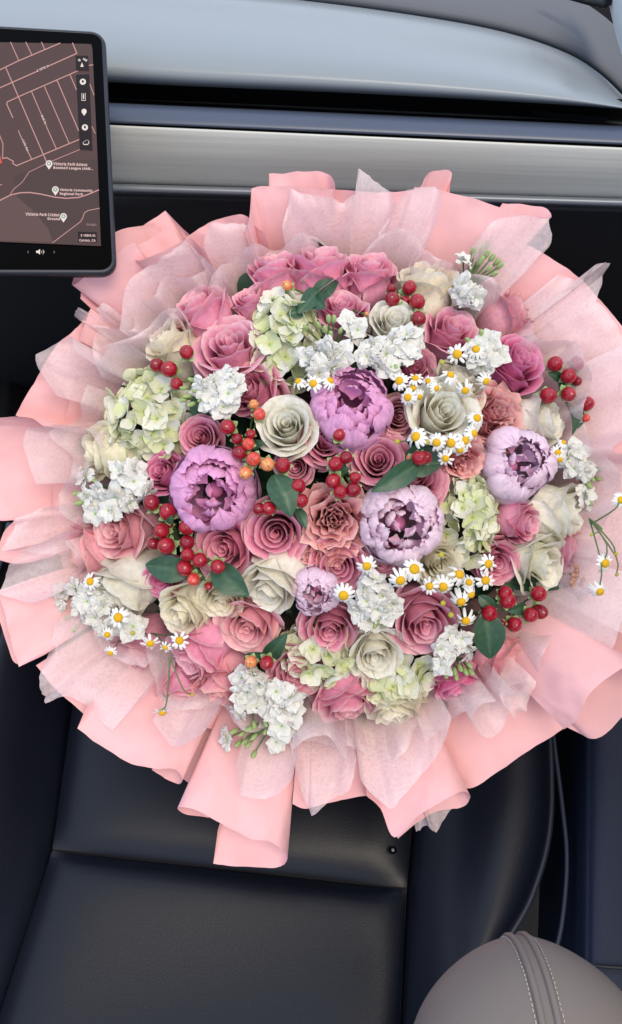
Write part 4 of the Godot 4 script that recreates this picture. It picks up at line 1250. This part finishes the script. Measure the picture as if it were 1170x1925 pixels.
	berries([[770, 541, 14, 0], [736, 543, 9, 1], [738, 563, 14, 1], [762, 566, 10, 0], [785, 567, 15, 0], [787, 599, 15, 1]], [], "topmost red berry sprig beside the cream rose")
	berries([[351, 662, 14, 0], [296, 687, 13, 1], [318, 694, 15, 0], [332, 722, 12, 0]], [[V2(395, 790), V2(360, 750), 40, 0.02, 0.1, 0.0]], "red berries between cream rose and left white stock")
	berries([[477, 760, 9, 3], [488, 779, 13, 2], [428, 803, 14, 0], [446, 825, 11, 1], [472, 816, 10, 0], [467, 835, 12, 2], [450, 851, 15, 1], [477, 863, 14, 2], [503, 873, 14, 3], [462, 889, 12, 3]], [[V2(515, 893), V2(548, 972), 58, -0.012, 0.12, 0.3], [V2(470, 840), V2(500, 830), 18, 0.0, 0.1, 0.0]], "berry sprig of red and yellow orange berries above the orchid peony")
	berries([[532, 875, 15, 0], [541, 911, 9, 0], [561, 914, 14, 0], [567, 941, 14, 0], [488, 957, 12, 1], [506, 956, 13, 0]], [[V2(558, 955), V2(576, 995), 22, -0.004, 0.1, 0.4]], "small red berry sprig right of the orchid peony, around a hanging leaf")
	berries([[638, 818, 12, 0], [651, 860, 13, 1], [631, 872, 14, 0], [627, 904, 15, 0], [640, 925, 13, 0], [668, 898, 12, 0], [665, 921, 14, 1]], [[V2(630, 890), V2(658, 880), 22, 0.0, 0.1, 0.2]], "red berry sprig in the very centre above the ruffled coral rose")
	berries([[1044, 684, 14, 0], [1084, 684, 15, 0], [1069, 707, 15, 0], [1085, 717, 9, 1], [1031, 744, 15, 0], [1069, 741, 14, 0], [1103, 759, 15, 0], [1102, 786, 8, 2]], [[V2(1062, 755), V2(1076, 818), 28, 0.0, 0.2, 0.6], [V2(1055, 715), V2(1030, 700), 20, 0.0, 0.1, 0.0], [V2(1092, 772), V2(1086, 806), 20, 0.0, 0.1, 0.0], [V2(1058, 700), V2(1052, 735), 18, 0.004, 0.1, 0.0]], "red berry sprig at the right rim beside the magenta rose")
	berries([[285, 945, 15, 1], [315, 962, 16, 0], [304, 998, 15, 0], [313, 1026, 16, 0], [352, 991, 16, 0], [352, 1020, 15, 1], [353, 1042, 13, 0], [348, 1067, 15, 0], [376, 1053, 15, 0], [364, 1089, 13, 2], [410, 1065, 14, 0], [392, 1102, 8, 0], [290, 1022, 12, 1], [318, 985, 8, 1]], [[V2(362, 1072), V2(274, 1062), 52, -0.006, 0.12, 0.1], [V2(402, 1062), V2(468, 1120), 54, -0.006, 0.1, -0.1], [V2(318, 985), V2(324, 968), 14, -0.02, 0.1, 0.0]], "large cluster of dark red berries at the left below the orchid peony")
	berries([[950, 1115, 14, 0], [955, 1129, 16, 0], [920, 1153, 16, 0], [1013, 1116, 16, 0], [998, 1156, 15, 0], [1015, 1150, 14, 1], [967, 1174, 15, 0], [944, 1173, 8, 1]], [[V2(912, 1150), V2(922, 1238), 62, -0.012, 0.08, 0.0], [V2(925, 1092), V2(1068, 1102), 34, 0.016, 0.06, 0.2], [V2(990, 1140), V2(955, 1150), 24, 0.0, 0.1, 0.0], [V2(900, 1120), V2(935, 1150), 26, 0.0, 0.1, 0.0]], "red berry sprig with a broad leaf at the lower right")
	berries([[472, 1244, 13, 3], [502, 1246, 14, 0]], [[V2(500, 1240), V2(540, 1190), 34, 0.012, 0.1, 0.0], [V2(460, 1238), V2(500, 1228), 20, 0.004, 0.1, 0.0]], "pair of berries, one orange and one red, above the lowest stock")
	berries([[788, 861, 14, 0], [800, 860, 13, 1], [772, 861, 9, 3]], [[V2(790, 868), V2(698, 924), 44, -0.012, 0.10, 0.2], [V2(758, 862), V2(832, 872), 64, 0.006, 0.05, 0.0]], "two red berries on dark leaves under the chamomile row")
	berries([[540, 537, 10, 3], [690, 590, 4, 3]], [[V2(588, 560), V2(636, 528), 36, 0.004, 0.12, 0.0], [V2(598, 545), V2(560, 590), 34, -0.004, 0.1, 0.2], [V2(590, 560), V2(612, 580), 34, -0.004, 0.1, -0.3], [V2(572, 585), V2(540, 592), 24, -0.004, 0.1, 0.0]], "coral berry on dark toothed leaves beside the upper hydrangea")

	chamomile([[561, 717, 15, -.5, -.2, 0], [589, 721, 18, -.1, .1, 0], [621, 716, 17, .2, -.3, 0]], "three chamomile flowers in a row above the upper peony")
	chamomile([[751, 716, 19, -.2, 0, 0], [781, 711, 16, 0, -.4, 0], [777, 729, 16, 0, 0, 0], [767, 747, 18, -.1, .2, 0], [789, 746, 14, .2, .3, 0], [821, 730, 14, .4, 0, 0], [805, 716, 13, .1, -.2, 0]], "chamomile cluster right of the upper peony")
	chamomile([[860, 666, 21, -.1, 0, 0], [895, 657, 19, .1, -.3, 0], [847, 705, 18, 0, -.2, 0], [914, 717, 17, .3, .3, 0], [875, 734, 18, 0, .3, 0], [831, 681, 7, -.2, 0, 1]], "loose chamomile sprig over the cream rose at the upper right")
	chamomile([[782, 821, 22, -.1, .1, 0], [802, 831, 8, 0, 0, 1], [821, 832, 19, 0, .1, 0], [848, 833, 21, 0, .1, 0], [875, 828, 20, .2, 0, 0], [891, 815, 18, .3, .1, 0], [897, 786, 19, .4, 0, 0], [865, 846, 16, .1, .5, 0], [838, 862, 17, -.2, .4, 0], [747, 830, 7, -.4, 0, 1]], "row of chamomile flowers below the large ivory rose", -0.03)
	chamomile([[1060, 832, 12, .4, -.2, 0], [1049, 851, 15, .2, 0, 0], [1053, 864, 13, .2, .3, 0]], "few chamomile flowers between lilac peony and right white stock")
	chamomile([[690, 1064, 20, -.1, 0, 0], [753, 1091, 22, -.2, .1, 0], [779, 1070, 24, 0, 0, 0]], "three chamomile flowers below the pale central peony, the largest in the bouquet", -0.03)
	chamomile([[808, 1102, 18, -.2, .2, 0], [833, 1103, 22, 0, 0, 0], [864, 1080, 22, 0, -.1, 0], [882, 1095, 16, .3, 0, 0], [867, 1131, 21, .2, .1, 0], [886, 1118, 17, .4, .1, 0], [833, 1134, 8, 0, .2, 1], [876, 1167, 20, .1, .3, 0], [848, 1156, 8, 0, .2, 1], [830, 1043, 8, 0, 0, 1]], "dense chamomile patch above the large pink rose at the lower right", -0.03)
	chamomile([[918, 1060, 20, .2, -.1, 0], [913, 1091, 20, .1, .1, 0]], "pair of chamomile flowers one above the other in front of the dusky rose", -0.03)
	chamomile([[646, 1119, 23, .1, .1, 0]], "single chamomile flower right of the small crumpled peony", -0.03)
	chamomile([[170, 1093, 18, -.2, -.3, 0], [223, 1161, 22, 0, 0, 0], [202, 1193, 15, -.2, .6, 0], [283, 1209, 19, 0, .75, 0], [338, 1204, 19, .2, .1, 0], [311, 1217, 13, 0, .7, 0], [208, 1227, 14, -.3, .9, 0], [250, 1190, 7, 0, 0, 1]], "spreading chamomile sprig at the lower left over white stock", -0.026)
	chamomile([[306, 1338, 19, -.1, .93, 0], [361, 1306, 6, .2, .6, 1]], "drooping chamomile stalk hanging over the lower left paper", -0.04, V2(320, 1235), -0.03)
	chamomile([[1138, 1059, 20, .3, .1, 0], [1128, 1112, 18, .1, .5, 0], [1158, 1041, 6, .4, 0, 1], [1160, 1080, 6, .5, .2, 1], [1112, 1005, 5, .2, 0, 1]], "trailing chamomile stalks at the right rim over the pink paper", -0.07, V2(1108, 975), -0.04)
	chamomile([[1167, 940, 17, .3, 0, 0]], "lone chamomile flower at the right edge of the picture", -0.07, V2(1112, 985), -0.04)
	# tiny brown seed heads
	var sc := P(1082, 1082, dome(1082, 1082) - 0.01)
	var so := thing("seed_cluster", "cluster of tiny dry pinkish seed heads at the right rim", "seed heads", sc)
	mat("seed", Color8(186, 140, 118), 0.8)
	for i in 12:
		obj("seed_head", ball(), M.seed, so, Transform3D(Basis.from_scale(Vector3.ONE * px(4.6 * 0.74)), R * px(rng.randf_range(-16, 16) * 0.74) + U * px(rng.randf_range(-20, 20) * 0.74) + F * rng.randf_range(-0.004, 0.004)))
	stem_to_hand(so, sc + F * 0.004, 0.0012)
